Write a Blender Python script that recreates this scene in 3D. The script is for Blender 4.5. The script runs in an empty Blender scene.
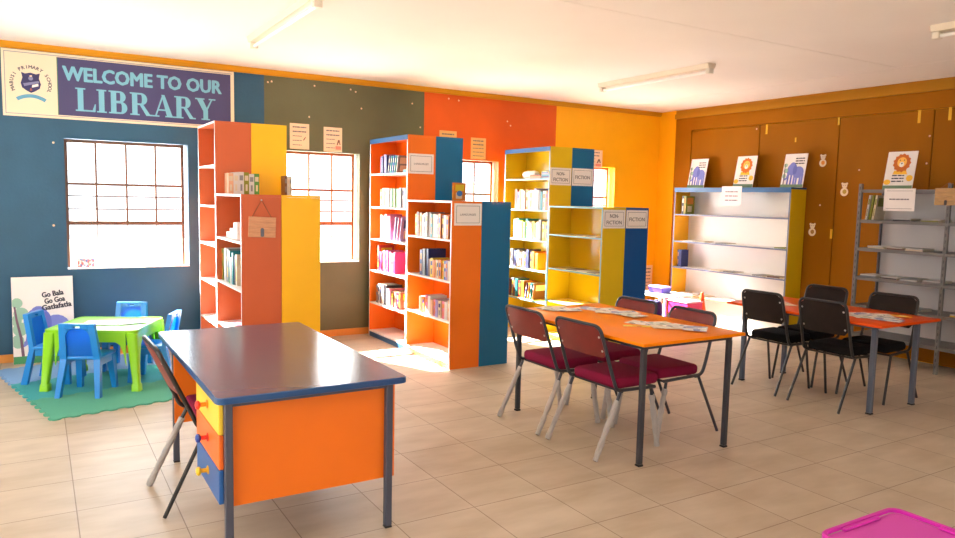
import bpy, bmesh, math, random
from mathutils import Vector, Matrix
PI = math.pi
rng = random.Random(7)
scene = bpy.context.scene
COL = scene.collection

# ------------------------------------------------------------------ materials
def lin(c):
    c = c / 255.0
    return c / 12.92 if c <= 0.04045 else ((c + 0.055) / 1.055) ** 2.4
def rgb(r, g, b): return (lin(r), lin(g), lin(b), 1.0)
MATS = {}
def mat(name, col, rough=0.5, spec=0.5, metal=0.0, noise=0.0, nscale=8.0, bump=0.0, bscale=60.0, trans=0.0, coat=0.0, stretch=None):
    if name in MATS: return MATS[name]
    m = bpy.data.materials.new(name); m.use_nodes = True
    nt = m.node_tree; b = nt.nodes['Principled BSDF']
    c = rgb(*col)
    b.inputs['Base Color'].default_value = c
    b.inputs['Roughness'].default_value = rough
    b.inputs['Metallic'].default_value = metal
    b.inputs['Specular IOR Level'].default_value = spec
    b.inputs['Coat Weight'].default_value = coat
    b.inputs['Coat Roughness'].default_value = 0.08
    if trans:
        b.inputs['Transmission Weight'].default_value = trans
    if noise or bump:
        tc = nt.nodes.new('ShaderNodeTexCoord')
        mp = nt.nodes.new('ShaderNodeMapping'); nt.links.new(tc.outputs['Object'], mp.inputs[0])
        if stretch: mp.inputs['Scale'].default_value = stretch
    if noise:
        n = nt.nodes.new('ShaderNodeTexNoise'); n.inputs['Scale'].default_value = nscale; n.inputs['Detail'].default_value = 5
        nt.links.new(mp.outputs[0], n.inputs['Vector'])
        r = nt.nodes.new('ShaderNodeValToRGB')
        r.color_ramp.elements[0].position = 0.3; r.color_ramp.elements[1].position = 0.7
        r.color_ramp.elements[0].color = (c[0]*(1-noise), c[1]*(1-noise), c[2]*(1-noise), 1)
        r.color_ramp.elements[1].color = (min(1, c[0]*(1+noise)), min(1, c[1]*(1+noise)), min(1, c[2]*(1+noise)), 1)
        nt.links.new(n.outputs['Fac'], r.inputs[0]); nt.links.new(r.outputs[0], b.inputs['Base Color'])
    if bump:
        n2 = nt.nodes.new('ShaderNodeTexNoise'); n2.inputs['Scale'].default_value = bscale; n2.inputs['Detail'].default_value = 3
        nt.links.new(mp.outputs[0], n2.inputs['Vector'])
        bp = nt.nodes.new('ShaderNodeBump'); bp.inputs['Strength'].default_value = bump; bp.inputs['Distance'].default_value = 0.01
        nt.links.new(n2.outputs['Fac'], bp.inputs['Height']); nt.links.new(bp.outputs[0], b.inputs['Normal'])
    MATS[name] = m
    return m

def floor_mat():
    m = bpy.data.materials.new('floor_tiles'); m.use_nodes = True
    nt = m.node_tree; b = nt.nodes['Principled BSDF']; N = nt.nodes.new; L = nt.links.new
    tc = N('ShaderNodeTexCoord'); mp = N('ShaderNodeMapping'); L(tc.outputs['Object'], mp.inputs[0])
    mp.inputs['Location'].default_value = (-FX, -FY, 0)
    br = N('ShaderNodeTexBrick'); L(mp.outputs[0], br.inputs['Vector'])
    br.offset = 0.0; br.squash = 1.0
    br.inputs['Scale'].default_value = 1.0; br.inputs['Brick Width'].default_value = FPX; br.inputs['Row Height'].default_value = FPY
    br.inputs['Mortar Size'].default_value = 0.0026; br.inputs['Mortar Smooth'].default_value = 0.1
    br.inputs['Color1'].default_value = rgb(202, 187, 167); br.inputs['Color2'].default_value = rgb(194, 178, 157)
    br.inputs['Mortar'].default_value = rgb(142, 124, 108)
    ns = N('ShaderNodeTexNoise'); ns.inputs['Scale'].default_value = 2.5; ns.inputs['Detail'].default_value = 7
    mp2 = N('ShaderNodeMapping'); mp2.inputs['Scale'].default_value = (1.0, 2.6, 1); L(tc.outputs['Object'], mp2.inputs[0]); L(mp2.outputs[0], ns.inputs['Vector'])
    rp = N('ShaderNodeValToRGB'); rp.color_ramp.elements[0].position = .32; rp.color_ramp.elements[1].position = .68
    rp.color_ramp.elements[0].color = (0.80, 0.77, 0.72, 1); rp.color_ramp.elements[1].color = (1.0, 1.0, 1.0, 1)
    L(ns.outputs['Fac'], rp.inputs[0])
    mx = N('ShaderNodeMix'); mx.data_type = 'RGBA'; mx.blend_type = 'MULTIPLY'; mx.inputs['Factor'].default_value = 1.0
    L(br.outputs['Color'], mx.inputs[6]); L(rp.outputs[0], mx.inputs[7]); L(mx.outputs[2], b.inputs['Base Color'])
    b.inputs['Roughness'].default_value = 0.33; b.inputs['Specular IOR Level'].default_value = 0.38
    mr = N('ShaderNodeMapRange'); mr.inputs['To Min'].default_value = 0.40; mr.inputs['To Max'].default_value = 0.56
    L(ns.outputs['Fac'], mr.inputs['Value']); L(mr.outputs[0], b.inputs['Roughness'])
    bp = N('ShaderNodeBump'); bp.invert = True; bp.inputs['Strength'].default_value = 0.5; bp.inputs['Distance'].default_value = 0.002
    L(br.outputs['Fac'], bp.inputs['Height']); L(bp.outputs[0], b.inputs['Normal'])
    return m
FX, FY, FPX, FPY = 0.13 - 0.446*8, 5.40 - 0.452*20, 0.446, 0.452

def glass_mat():
    m = bpy.data.materials.new('window_glass'); m.use_nodes = True
    nt = m.node_tree; nt.nodes.clear(); N = nt.nodes.new
    o = N('ShaderNodeOutputMaterial'); t = N('ShaderNodeBsdfTransparent'); g = N('ShaderNodeBsdfGlossy'); mx = N('ShaderNodeMixShader')
    g.inputs['Roughness'].default_value = 0.02; mx.inputs[0].default_value = 0.05
    t.inputs['Color'].default_value = (0.97, 0.985, 0.98, 1)
    nt.links.new(t.outputs[0], mx.inputs[1]); nt.links.new(g.outputs[0], mx.inputs[2]); nt.links.new(mx.outputs[0], o.inputs[0])
    return m

def print_mat(name, cols, scale=30):
    """printed paper: blocks of picture and text, procedural"""
    m = bpy.data.materials.new(name); m.use_nodes = True
    nt = m.node_tree; b = nt.nodes['Principled BSDF']; N = nt.nodes.new; L = nt.links.new
    tc = N('ShaderNodeTexCoord'); v = N('ShaderNodeTexVoronoi'); v.inputs['Scale'].default_value = scale; v.distance = 'CHEBYCHEV'
    L(tc.outputs['Object'], v.inputs['Vector'])
    sp = N('ShaderNodeSeparateColor'); L(v.outputs['Color'], sp.inputs[0])
    r = N('ShaderNodeValToRGB'); r.color_ramp.interpolation = 'CONSTANT'
    e = r.color_ramp.elements
    e[0].position = 0; e[0].color = rgb(*cols[0]); e[1].position = 1/len(cols); e[1].color = rgb(*cols[1])
    for i in range(2, len(cols)):
        x = e.new(i/len(cols)); x.color = rgb(*cols[i])
    L(sp.outputs[0], r.inputs[0]); L(r.outputs[0], b.inputs['Base Color']); b.inputs['Roughness'].default_value = 0.5
    return m

ORANGE = mat('orange_laminate', (238, 116, 8), 0.42, noise=0.04, nscale=3)
SALMON = mat('burnt_orange_laminate', (198, 92, 46), 0.42, noise=0.05, nscale=3)
YELLOW = mat('golden_yellow_laminate', (252, 190, 12), 0.42, noise=0.03, nscale=3)
BLUEP = mat('teal_blue_laminate', (0, 102, 150), 0.4, noise=0.05, nscale=3)
NAVYB = mat('strong_blue_laminate', (0, 78, 150), 0.4, noise=0.05, nscale=3)
OLIVE = mat('mustard_yellow_laminate', (226, 190, 16), 0.42, noise=0.04, nscale=3)
ORANGEG = mat('glossy_orange_hardboard', (240, 112, 12), 0.2, 0.6)
OLIVEG = mat('glossy_mustard_hardboard', (216, 182, 16), 0.2, 0.6)
WHITE = mat('white_board', (236, 232, 228), 0.5)
WHITEB = mat('white_hardboard', (226, 222, 218), 0.55)
EDGEW = mat('white_edging', (240, 236, 232), 0.4)
EDGEB = mat('blue_edging', (50, 98, 146), 0.4)
EDGET = mat('teal_edging', (120, 175, 185), 0.4)
EDGEY = mat('pale_yellow_edging', (240, 220, 130), 0.4)
STEELD = mat('dark_grey_painted_steel', (52, 54, 62), 0.4, 0.5)
STEELB = mat('black_painted_steel', (38, 36, 36), 0.4, 0.5)
STEELG = mat('grey_shelving_steel', (114, 110, 108), 0.45, 0.5, noise=0.06)
POSTG = mat('blue_grey_table_steel', (86, 94, 110), 0.4)
MAROONF = mat('maroon_fabric', (130, 20, 58), 0.9, 0.2, bump=0.3, bscale=350)
MAROONB = mat('maroon_board', (120, 36, 32), 0.45, noise=0.12, nscale=9)
BLACKF = mat('black_fabric', (20, 18, 19), 0.95, 0.2, bump=0.3, bscale=350)
BLACKB = mat('dark_brown_board', (34, 24, 20), 0.6, 0.25, noise=0.15, nscale=9)
WRAP = mat('cloudy_plastic_wrap', (176, 170, 166), 0.4, 0.5, noise=0.08, nscale=14, bump=0.8, bscale=90)
RIVET = mat('steel_rivet', (190, 185, 180), 0.3, 0.5, 0.8)
PAPER = mat('white_paper', (240, 234, 230), 0.6)
PINKPAPER = mat('pale_pink_paper', (246, 222, 222), 0.5)
CREAM = mat('cream_paper', (250, 214, 180), 0.6)
TANP = mat('tan_paper', (226, 176, 110), 0.6)
INK = mat('grey_ink', (104, 98, 108), 0.6)
INKD = mat('dark_ink', (50, 48, 66), 0.6)
def translucent(m, f):
    nt = m.node_tree; b = nt.nodes['Principled BSDF']; o = nt.nodes['Material Output']
    t = nt.nodes.new('ShaderNodeBsdfTranslucent'); t.inputs[0].default_value = b.inputs['Base Color'].default_value
    x = nt.nodes.new('ShaderNodeMixShader'); x.inputs[0].default_value = f
    nt.links.new(b.outputs[0], x.inputs[1]); nt.links.new(t.outputs[0], x.inputs[2]); nt.links.new(x.outputs[0], o.inputs[0]); return m
KIDBLUE = mat('blue_plastic', (34, 144, 238), 0.32, 0.5)
translucent(KIDBLUE, 0.6)
KIDBLUE2 = mat('deep_blue_plastic', (12, 128, 210), 0.32, 0.5)
KIDGREEN = mat('lime_green_plastic', (134, 206, 20), 0.3, 0.5)
MAGENTA = mat('magenta_plastic', (214, 40, 178), 0.3, 0.5)
MAGENTA2 = mat('light_magenta_plastic', (214, 74, 184), 0.35, 0.5)
PURPLEP = mat('purple_plastic', (92, 58, 190), 0.4)
PINKP = mat('hot_pink_plastic', (240, 44, 110), 0.4)
WOODP = mat('whitewashed_wood', (206, 150, 112), 0.7, noise=0.12, nscale=5, stretch=(3, 1, 24))
TWINE = mat('brown_twine', (140, 90, 56), 0.8)
CONEO = mat('orange_cone_plastic', (252, 90, 30), 0.45)
CEIL = mat('ceiling_white', (244, 234, 224), 0.85, 0.2, noise=0.02, nscale=1.2)
TRIMY = mat('mustard_cornice', (214, 146, 10), 0.45, 0.3, noise=0.1, nscale=4, stretch=(0.4, 0.4, 30))
SKIRT = mat('ochre_skirting', (214, 140, 60), 0.5, noise=0.08, nscale=3)
WBLUE = mat('wall_paint_blue', (46, 88, 116), 0.5, 0.35, noise=0.12, nscale=2.2, bump=0.15, bscale=40)
WGREEN = mat('wall_paint_dark_olive', (100, 100, 72), 0.5, 0.35, noise=0.1, nscale=2.2, bump=0.15, bscale=40)
WORANGE = mat('wall_paint_orange', (224, 92, 18), 0.5, 0.35, noise=0.06, nscale=2.2, bump=0.15, bscale=40)
WYELLOW = mat('wall_paint_yellow', (252, 178, 6), 0.5, 0.35, noise=0.05, nscale=2.2, bump=0.15, bscale=40)
WCREAM = mat('wall_paint_cream', (238, 226, 206), 0.6, 0.3, noise=0.03)
TIMBER = mat('brown_orange_timber', (152, 92, 0), 0.6, 0.12, noise=0.10, nscale=2.5, stretch=(1, 1, 0.35))
TIMBERF = mat('brown_orange_frame', (160, 97, 0), 0.6, 0.12, noise=0.08, nscale=3)
FRAMEB = mat('window_frame_brown', (112, 74, 54), 0.5)
FRAMEO = mat('window_frame_ochre', (160, 80, 30), 0.5)
TABORANGE = mat('orange_table_laminate', (254, 138, 0), 0.3, 0.12)
TABRED = mat('red_orange_table_laminate', (226, 80, 10), 0.3, 0.2)
DESKTOP = mat('dark_desk_laminate', (90, 84, 102), 0.2, 0.45)
GLASS = glass_mat()

# ------------------------------------------------------------------ mesh builder
class MB:
    def __init__(s, *mats): s.bm = bmesh.new(); s.mats = list(mats)
    def mi(s, m):
        if m is None: return 0
        if m not in s.mats: s.mats.append(m)
        return s.mats.index(m)
    def box(s, x0, x1, y0, y1, z0, z1, m=None, faces=None, M=None):
        P = [(x0,y0,z0),(x1,y0,z0),(x1,y1,z0),(x0,y1,z0),(x0,y0,z1),(x1,y0,z1),(x1,y1,z1),(x0,y1,z1)]
        v = [s.bm.verts.new(M @ Vector(p) if M else p) for p in P]
        F = {'-z':(0,3,2,1),'+z':(4,5,6,7),'-y':(0,1,5,4),'+x':(1,2,6,5),'+y':(2,3,7,6),'-x':(3,0,4,7)}
        k = s.mi(m)
        for n, f in F.items():
            fc = s.bm.faces.new([v[i] for i in f]); fc.material_index = s.mi(faces[n]) if faces and n in faces else k
        return s
    def rbox(s, x0, x1, y0, y1, z0, z1, r=0.01, seg=2, m=None, M=None):
        t = bmesh.new(); bmesh.ops.create_cube(t, size=1)
        for v in t.verts: v.co = Vector(((x0+x1)/2 + v.co.x*(x1-x0), (y0+y1)/2 + v.co.y*(y1-y0), (z0+z1)/2 + v.co.z*(z1-z0)))
        bmesh.ops.bevel(t, geom=list(t.edges), offset=r, segments=seg, profile=0.5, affect='EDGES')
        return s.merge(t, m, M)
    def merge(s, t, m=None, M=None):
        k = s.mi(m); mp = {}
        for v in t.verts: mp[v] = s.bm.verts.new(M @ v.co if M else v.co)
        for f in t.faces:
            try: nf = s.bm.faces.new([mp[v] for v in f.verts]); nf.material_index = k
            except ValueError: pass
        t.free(); return s
    def tube(s, pts, r, seg=8, m=None, radii=None, cap=True):
        pts = [Vector(p) for p in pts]; k = s.mi(m); rings = []
        n = len(pts); prev = None
        for i, p in enumerate(pts):
            d = (pts[min(i+1, n-1)] - pts[max(i-1, 0)]).normalized()
            if prev is None:
                a = Vector((0,0,1)) if abs(d.z) < 0.9 else Vector((1,0,0))
                u = d.cross(a).normalized()
            else:
                u = (prev - d*prev.dot(d)).normalized()
            prev = u; w = d.cross(u); rr = radii[i] if radii else r
            rings.append([s.bm.verts.new(p + (u*math.cos(2*PI*j/seg) + w*math.sin(2*PI*j/seg))*rr) for j in range(seg)])
        for a, b in zip(rings, rings[1:]):
            for j in range(seg):
                f = s.bm.faces.new((a[j], a[(j+1)%seg], b[(j+1)%seg], b[j])); f.material_index = k
        if cap:
            f = s.bm.faces.new(rings[0][::-1]); f.material_index = k
            f = s.bm.faces.new(rings[-1]); f.material_index = k
        return s
    def lathe(s, prof, c=(0,0,0), axis='z', seg=16, m=None, M=None):
        k = s.mi(m); rings = []
        for r, h in prof:
            ring = []
            for j in range(seg):
                a = 2*PI*j/seg; p = Vector((r*math.cos(a), r*math.sin(a), h))
                if axis == 'x': p = Vector((p.z, p.x, p.y))
                elif axis == 'y': p = Vector((p.y, p.z, p.x))
                p += Vector(c); ring.append(s.bm.verts.new(M @ p if M else p))
            rings.append(ring)
        for a, b in zip(rings, rings[1:]):
            for j in range(seg):
                f = s.bm.faces.new((a[j], a[(j+1)%seg], b[(j+1)%seg], b[j])); f.material_index = k
        f = s.bm.faces.new(rings[0][::-1]); f.material_index = k
        f = s.bm.faces.new(rings[-1]); f.material_index = k
        return s
    def prism(s, poly, a0, a1, plane='xz', m=None, M=None):
        """polygon in a plane, thick along the third axis from a0 to a1"""
        def P(u, v, a):
            p = Vector({'xz': (u, a, v), 'xy': (u, v, a), 'yz': (a, u, v)}[plane]); return M @ p if M else p
        k = s.mi(m)
        A = [s.bm.verts.new(P(u, v, a0)) for u, v in poly]; B = [s.bm.verts.new(P(u, v, a1)) for u, v in poly]
        n = len(poly)
        fs = [s.bm.faces.new(A), s.bm.faces.new(B[::-1])]
        for i in range(n): fs.append(s.bm.faces.new((A[i], B[i], B[(i+1)%n], A[(i+1)%n])))
        for f in fs: f.material_index = k
        return s
    def loft(s, rings, m=None, cap=True):
        k = s.mi(m); R = [[s.bm.verts.new(p) for p in r] for r in rings]; n = len(R[0])
        for a, b in zip(R, R[1:]):
            for j in range(n):
                f = s.bm.faces.new((a[j], a[(j+1)%n], b[(j+1)%n], b[j])); f.material_index = k
        if cap:
            s.bm.faces.new(R[0][::-1]).material_index = k; s.bm.faces.new(R[-1]).material_index = k
        return s
    def build(s, name, parent=None, loc=None, rotz=None, rot=None, smooth=True):
        bmesh.ops.recalc_face_normals(s.bm, faces=list(s.bm.faces))
        me = bpy.data.meshes.new(name); s.bm.to_mesh(me); s.bm.free()
        for m in s.mats: me.materials.append(m)
        if smooth:
            for p in me.polygons: p.use_smooth = True
            me.set_sharp_from_angle(angle=math.radians(35))
        o = bpy.data.objects.new(name, me); COL.objects.link(o)
        if parent: o.parent = parent
        if loc: o.location = loc
        if rotz is not None: o.rotation_euler.z = rotz
        if rot: o.rotation_euler = rot
        return o

def tag(o, label=None, cat=None, group=None, kind=None):
    if label: o['label'] = label
    if cat: o['category'] = cat
    if group: o['group'] = group
    if kind: o['kind'] = kind
    return o
def empty(name, loc=(0,0,0), rotz=0, label=None, cat=None, group=None, kind=None, rot=None):
    o = bpy.data.objects.new(name, None); COL.objects.link(o); o.location = loc
    o.rotation_euler = rot if rot else (0, 0, rotz); o.empty_display_size = 0.1
    return tag(o, label, cat, group, kind)
def kids(o): return [c for c in bpy.data.objects if c.parent is o]
def copy_tree(o, parent=None):
    c = o.copy(); COL.objects.link(c)
    if parent: c.parent = parent
    for ch in kids(o): copy_tree(ch, c)
    return c
def fillet(pts, r, n=5):
    pts = [Vector(p) for p in pts]; out = [pts[0]]
    for a, b, c in zip(pts, pts[1:], pts[2:]):
        d1 = (a-b); d2 = (c-b); rr = min(r, d1.length*0.49, d2.length*0.49)
        p1 = b + d1.normalized()*rr; p2 = b + d2.normalized()*rr
        for i in range(n+1):
            t = i/n; out.append(p1*(1-t)**2 + b*2*t*(1-t) + p2*t*t)
    out.append(pts[-1]); return out
def rrect(x0, x1, y0, y1, r, n=4):
    P = []
    for cx, cy, a in ((x1-r, y1-r, 0), (x0+r, y1-r, 90), (x0+r, y0+r, 180), (x1-r, y0+r, 270)):
        for i in range(n+1):
            t = math.radians(a + 90*i/n); P.append((cx + r*math.cos(t), cy + r*math.sin(t)))
    return P
def ell(cx, cy, rx, ry, n=18, rot=0):
    return [(cx + rx*math.cos(2*PI*i/n)*math.cos(rot) - ry*math.sin(2*PI*i/n)*math.sin(rot),
             cy + rx*math.cos(2*PI*i/n)*math.sin(rot) + ry*math.sin(2*PI*i/n)*math.cos(rot)) for i in range(n)]
def band(pts, w0, w1=None):
    """ribbon polygon along a 2D polyline"""
    w1 = w0 if w1 is None else w1; L, R = [], []; n = len(pts)
    for i, p in enumerate(pts):
        a = pts[max(i-1, 0)]; b = pts[min(i+1, n-1)]; dx, dy = b[0]-a[0], b[1]-a[1]; l = math.hypot(dx, dy) or 1
        w = (w0 + (w1-w0)*i/(n-1))/2; L.append((p[0]-dy/l*w, p[1]+dx/l*w)); R.append((p[0]+dy/l*w, p[1]-dx/l*w))
    return L + R[::-1]
_dg = None
def text_bm(s, h, bold=0.0, w=None, extr=0.0012, shear=0.0, res=2):
    """text as a bmesh in the XZ plane facing -Y, cap height h, optional total width w, centred at 0"""
    cu = bpy.data.curves.new('t', 'FONT'); cu.body = s; cu.size = 1; cu.extrude = 0; cu.offset = bold; cu.shear = shear
    cu.resolution_u = res
    ob = bpy.data.objects.new('t', cu); COL.objects.link(ob)
    dg = bpy.context.evaluated_depsgraph_get(); dg.update()
    me = bpy.data.meshes.new_from_object(ob.evaluated_get(dg))
    t = bmesh.new(); t.from_mesh(me); bpy.data.objects.remove(ob); bpy.data.curves.remove(cu); bpy.data.meshes.remove(me)
    xs = [v.co.x for v in t.verts]; ys = [v.co.y for v in t.verts]
    x0, x1 = min(xs), max(xs); sy = h/0.73; sx = (w/(x1-x0)) if w else sy
    y0, y1 = min(ys), max(ys); cy = 0.365
    for v in t.verts: v.co = Vector(((v.co.x-(x0+x1)/2)*sx, 0, (v.co.y-cy)*sy))
    r = bmesh.ops.extrude_face_region(t, geom=list(t.faces))
    for g in r['geom']:
        if isinstance(g, bmesh.types.BMVert): g.co.y -= extr
    return t
def put_text(mb, s, x, z, h, y=0, bold=0.0, w=None, m=None, rot=0, shear=0.0):
    for k, (dx, dv) in enumerate(((0, 0), (-bold*h, 0), (bold*h, 0), (-bold*h*.6, bold*h*.6), (bold*h*.6, bold*h*.6), (-bold*h*.6, -bold*h*.6), (bold*h*.6, -bold*h*.6)) if bold else ((0, 0),)):
        t = text_bm(s, h, 0, w, extr=0.0012+0.0001*k, shear=shear)
        mb.merge(t, m, Matrix.Translation((x, y, z)) @ Matrix.Rotation(-rot, 4, 'Y') @ Matrix.Translation((dx, 0, dv)))
    return mb

# ------------------------------------------------------------------ camera
yaw, pitch, roll = math.radians(31.2), math.radians(-5.45), math.radians(1.25)
fwd = Vector((math.sin(yaw)*math.cos(pitch), math.cos(yaw)*math.cos(pitch), math.sin(pitch)))
rt = Vector((math.cos(yaw), -math.sin(yaw), 0)); up = rt.cross(fwd)
r2 = rt*math.cos(roll) + up*math.sin(roll); u2 = -rt*math.sin(roll) + up*math.cos(roll)
cam = bpy.data.cameras.new('camera'); co = bpy.data.objects.new('camera', cam); COL.objects.link(co)
M3 = Matrix((r2, u2, -fwd)).transposed()
co.matrix_world = Matrix.Translation((0, 0, 1.6)) @ M3.to_4x4()
cam.sensor_width = 36; cam.lens = 730/955*36; cam.clip_start = 0.05
scene.camera = co

# ------------------------------------------------------------------ room shell
YA, XB, XL, YF, ZC = 7.93, 7.93, -1.75, -2.4, 2.92
TW = 0.22
fl = MB(floor_mat()); fl.box(XL-TW, XB+TW, YF-TW, YA+TW, -0.12, 0); tag(fl.build('floor', smooth=False), kind='structure')
cl = MB(CEIL); cl.box(XL-TW, XB+TW, YF-TW, YA+TW, ZC, ZC+0.1); tag(cl.build('ceiling', smooth=False), kind='structure')

WIN = [(0.245, 1.315), (2.10, 3.17), (3.99, 5.06), (5.95, 7.02)]
WZ0, WZ1 = 0.85, 2.085
def pierced_wall(axis, p0, p1, th, u_lo, u_hi, holes, z0, z1, colour_at, breaks=()):
    """wall with rectangular holes; holes = (u0, u1, za, zb)"""
    mb = MB()
    us = sorted(set([u_lo, u_hi] + [h[0] for h in holes] + [h[1] for h in holes] + list(breaks)))
    zs = sorted(set([z0, z1] + [h[2] for h in holes] + [h[3] for h in holes]))
    for a, b in zip(us, us[1:]):
        for c, d in zip(zs, zs[1:]):
            uc, zc = (a+b)/2, (c+d)/2
            if any(h[0] < uc < h[1] and h[2] < zc < h[3] for h in holes): continue
            m = colour_at(uc)
            if axis == 'y': mb.box(a, b, p0, p1, c, d, m)
            else: mb.box(p0, p1, a, b, c, d, m)
    return mb
def colA(x): return WBLUE if x < 2.11 else WGREEN if x < 4.01 else WORANGE if x < 5.98 else WYELLOW
wb = pierced_wall('y', YA, YA+TW, TW, XL-TW, XB+TW, [(a, b+0.024, WZ0, WZ1) for a, b in WIN], 0, ZC, colA, (2.11, 4.01, 5.98))
wall_back = tag(wb.build('wall_back', smooth=False), kind='structure')
# small putty dots left on the painted wall
for i, (x, z) in enumerate([(2.15, 2.79), (2.19, 2.80), (2.66, 2.80), (3.08, 2.80), (3.14, 2.78), (2.6, 2.46), (0.16, 2.04), (0.14, 1.27), (3.21, 2.60), (4.34, 2.81), (4.48, 2.80), (3.85, 2.71), (3.96, 2.44), (5.2, 2.6), (5.25, 2.55), (1.95, 2.3)]):
    MB(CREAM).lathe([(0.004, 0), (0.011, 0.002), (0.009, 0.006), (0.003, 0.008)], axis='y', seg=8, M=Matrix.Translation((x, YA, z)) @ Matrix.Rotation(PI, 4, 'Z')).build('putty_dot', wall_back)
b = MB(TRIMY); b.box(XL, XB, YA-0.03, YA, ZC-0.045, ZC); b.box(XL, XB, YA-0.018, YA, ZC-0.06, ZC-0.045)
tag(b.build('trim_1', smooth=False), kind='structure')
b = MB(SKIRT); b.box(XL, 7.58, YA-0.016, YA, 0, 0.075); tag(b.build('baseboard_back', smooth=False), kind='structure')
tag(MB(CEIL).box(6.985, 7.015, YF, YA-0.03, ZC-0.002, ZC).build('trim_5', smooth=False), kind='structure')
tag(MB(CEIL).box(XL, 6.975, 3.985, 4.015, ZC-0.002, ZC).build('trim_6', smooth=False), kind='structure')
# left and front walls (outside the picture) with openings added to let the fill lights in
LW = [(1.2, 3.4, 0.85, 2.3), (4.6, 6.6, 0.85, 2.3)]
lw = pierced_wall('x', XL-TW, XL, TW, YF-TW, YA, LW, 0, ZC, lambda u: WCREAM)
tag(lw.build('wall_left', smooth=False), kind='structure')
FW = [(-0.9, 1.1, 0.9, 2.2), (2.2, 4.2, 0.9, 2.2), (5.3, 7.3, 0.9, 2.2)]
fw = pierced_wall('y', YF-TW, YF, TW, XL, XB+TW, FW, 0, ZC, lambda u: WCREAM)
tag(fw.build('wall_front', smooth=False), kind='structure')
rw = MB(WYELLOW); rw.box(XB, XB+TW, YF-TW, YA, 0, ZC); tag(rw.build('wall_right', smooth=False), kind='structure')
pi_ = MB(WYELLOW); pi_.box(XB-0.05, XB, 7.62, YA, 0, ZC); tag(pi_.build('trim_2', smooth=False), kind='structure')
# timber partition on the right wall: frame, header and flush folding leaves
seams = [7.33, 6.20, 5.12, 4.09, 3.05, 2.0, 0.95]
hd = MB(TIMBERF)
hd.box(XB-0.04, XB, 0.9, 7.62, 2.625, 2.80); hd.box(XB-0.04, XB, 7.33, 7.62, 0, 2.625)
tag(hd.build('trim_3', smooth=False), kind='structure')
ct = MB(mat('dull_mustard_cornice', (176, 118, 6), 0.5, 0.25)); ct.box(XB-0.075, XB, YF, 7.62, 2.80, 2.865); ct.box(XB-0.05, XB, YF, 7.62, 2.865, ZC)
tag(ct.build('trim_4', smooth=False), kind='structure')
doors = []
for i, (a, c) in enumerate(zip(seams, seams[1:])):
    d = MB(TIMBER); d.rbox(XB-0.03, XB, c+0.004, a-0.004, 0.012, 2.618, 0.004, 1)
    doors.append(tag(d.build('door_%d' % (i+1)), kind='structure'))
TAB = mat('yellow_tape', (232, 178, 20), 0.5)
for k, y, z, w, h in [(0, 6.10, 2.555, 0.028, 0.12), (1, 5.68, 2.40, 0.022, 0.055), (1, 5.135, 2.585, 0.024, 0.10), (2, 4.24, 2.56, 0.03, 0.14), (3, 3.94, 2.565, 0.03, 0.14), (1, 5.135, 1.29, 0.03, 0.11)]:
    d = doors[min(k + (1 if k == 0 and y < 6.2 else 0), 4)]
    MB(TAB).box(XB-0.0315, XB-0.0302, y-w/2, y+w/2, z-h/2, z+h/2).build('yellow_tape', d, smooth=False)
for k, y, z in [(0, 6.25, 2.57), (0, 7.01, 2.205), (2, 4.12, 2.35), (2, 4.13, 2.07), (2, 4.85, 2.02), (1, 5.3, 1.62)]:
    MB(CREAM).lathe([(0.004, 0), (0.011, 0.002), (0.008, 0.006)], axis='x', seg=8, M=Matrix.Translation((XB-0.0302, y, z)) @ Matrix.Rotation(PI, 4, 'Z')).build('putty_dot', doors[k])

def make_window(n, x0, x1, fm):
    w = empty('window_%d' % n, ((x0+x1)/2, YA+0.02, WZ0), kind='structure')
    W = (x1-x0)/2; H = WZ1-WZ0; y = 0.09
    f = MB(fm); t = 0.028
    for a in ((-W, -W+t, 0, H), (W-t, W, 0, H), (-W+t, W-t, 0, t*0.6), (-W+t, W-t, H-t, H)): f.box(a[0], a[1], y, y+0.04, a[2], a[3])
    f.build('window_frame', w, smooth=False)
    tb = MB(fm); tb.box(-W+t, W-t, y-0.006, y+0.042, 0.42, 0.458); tb.build('transom', w, smooth=False)
    for k in (1, 2, 3):
        x = -W + 2*W*k/4; MB(fm).box(x-0.009, x+0.009, y+0.004, y+0.034, 0.458, H-t).build('glazing_bar', w, smooth=False)
        MB(fm).box(x-0.0045, x+0.0045, y+0.006, y+0.022, t*0.6, 0.42).build('glazing_bar', w, smooth=False)
    for z, hh in ((0.575, 0.006), (0.70, 0.006), (0.815, 0.011)):
        MB(fm).box(-W+t, W-t, y-0.004, y+0.003, z-hh, z+hh).build('glazing_bar', w, smooth=False)
    for z in (0.94, 1.05):
        MB(EDGEW).box(-W+t, W-t, y+0.036, y+0.042, z-0.004, z+0.004).build('louvre_edge', w, smooth=False)
    MB(GLASS).box(-W+t, W-t, y+0.024, y+0.029, t*0.6, H-t).build('glass_pane', w, smooth=False)
    s = MB(WHITE); s.box(-W, W+0.022, -0.03, y, 0.0005, 0.012); s.build('window_sill', w, smooth=False)
    return w
wins = [make_window(i+1, a, c, FRAMEB if i in (0, 2) else FRAMEO) for i, (a, c) in enumerate(WIN)]
# little printed labels standing on the sill of the first window
for x, lab, cols in ((0.40, 'small colourful printed label in left corner of the window under the sign', [(230,120,120),(240,230,230),(110,130,190),(230,180,150)]),
                     (1.19, 'small pale printed label in right corner of the window under the sign', [(238,226,214),(240,240,244),(190,206,228),(244,238,230)])):
    s = MB(print_mat('label_print', cols, 60)); s.box(-0.075, 0.075, 0, 0.002, 0, 0.085)
    tag(s.build('window_label', loc=(x, YA+0.048, WZ0+0.0125), smooth=False), lab, 'label')

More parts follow.
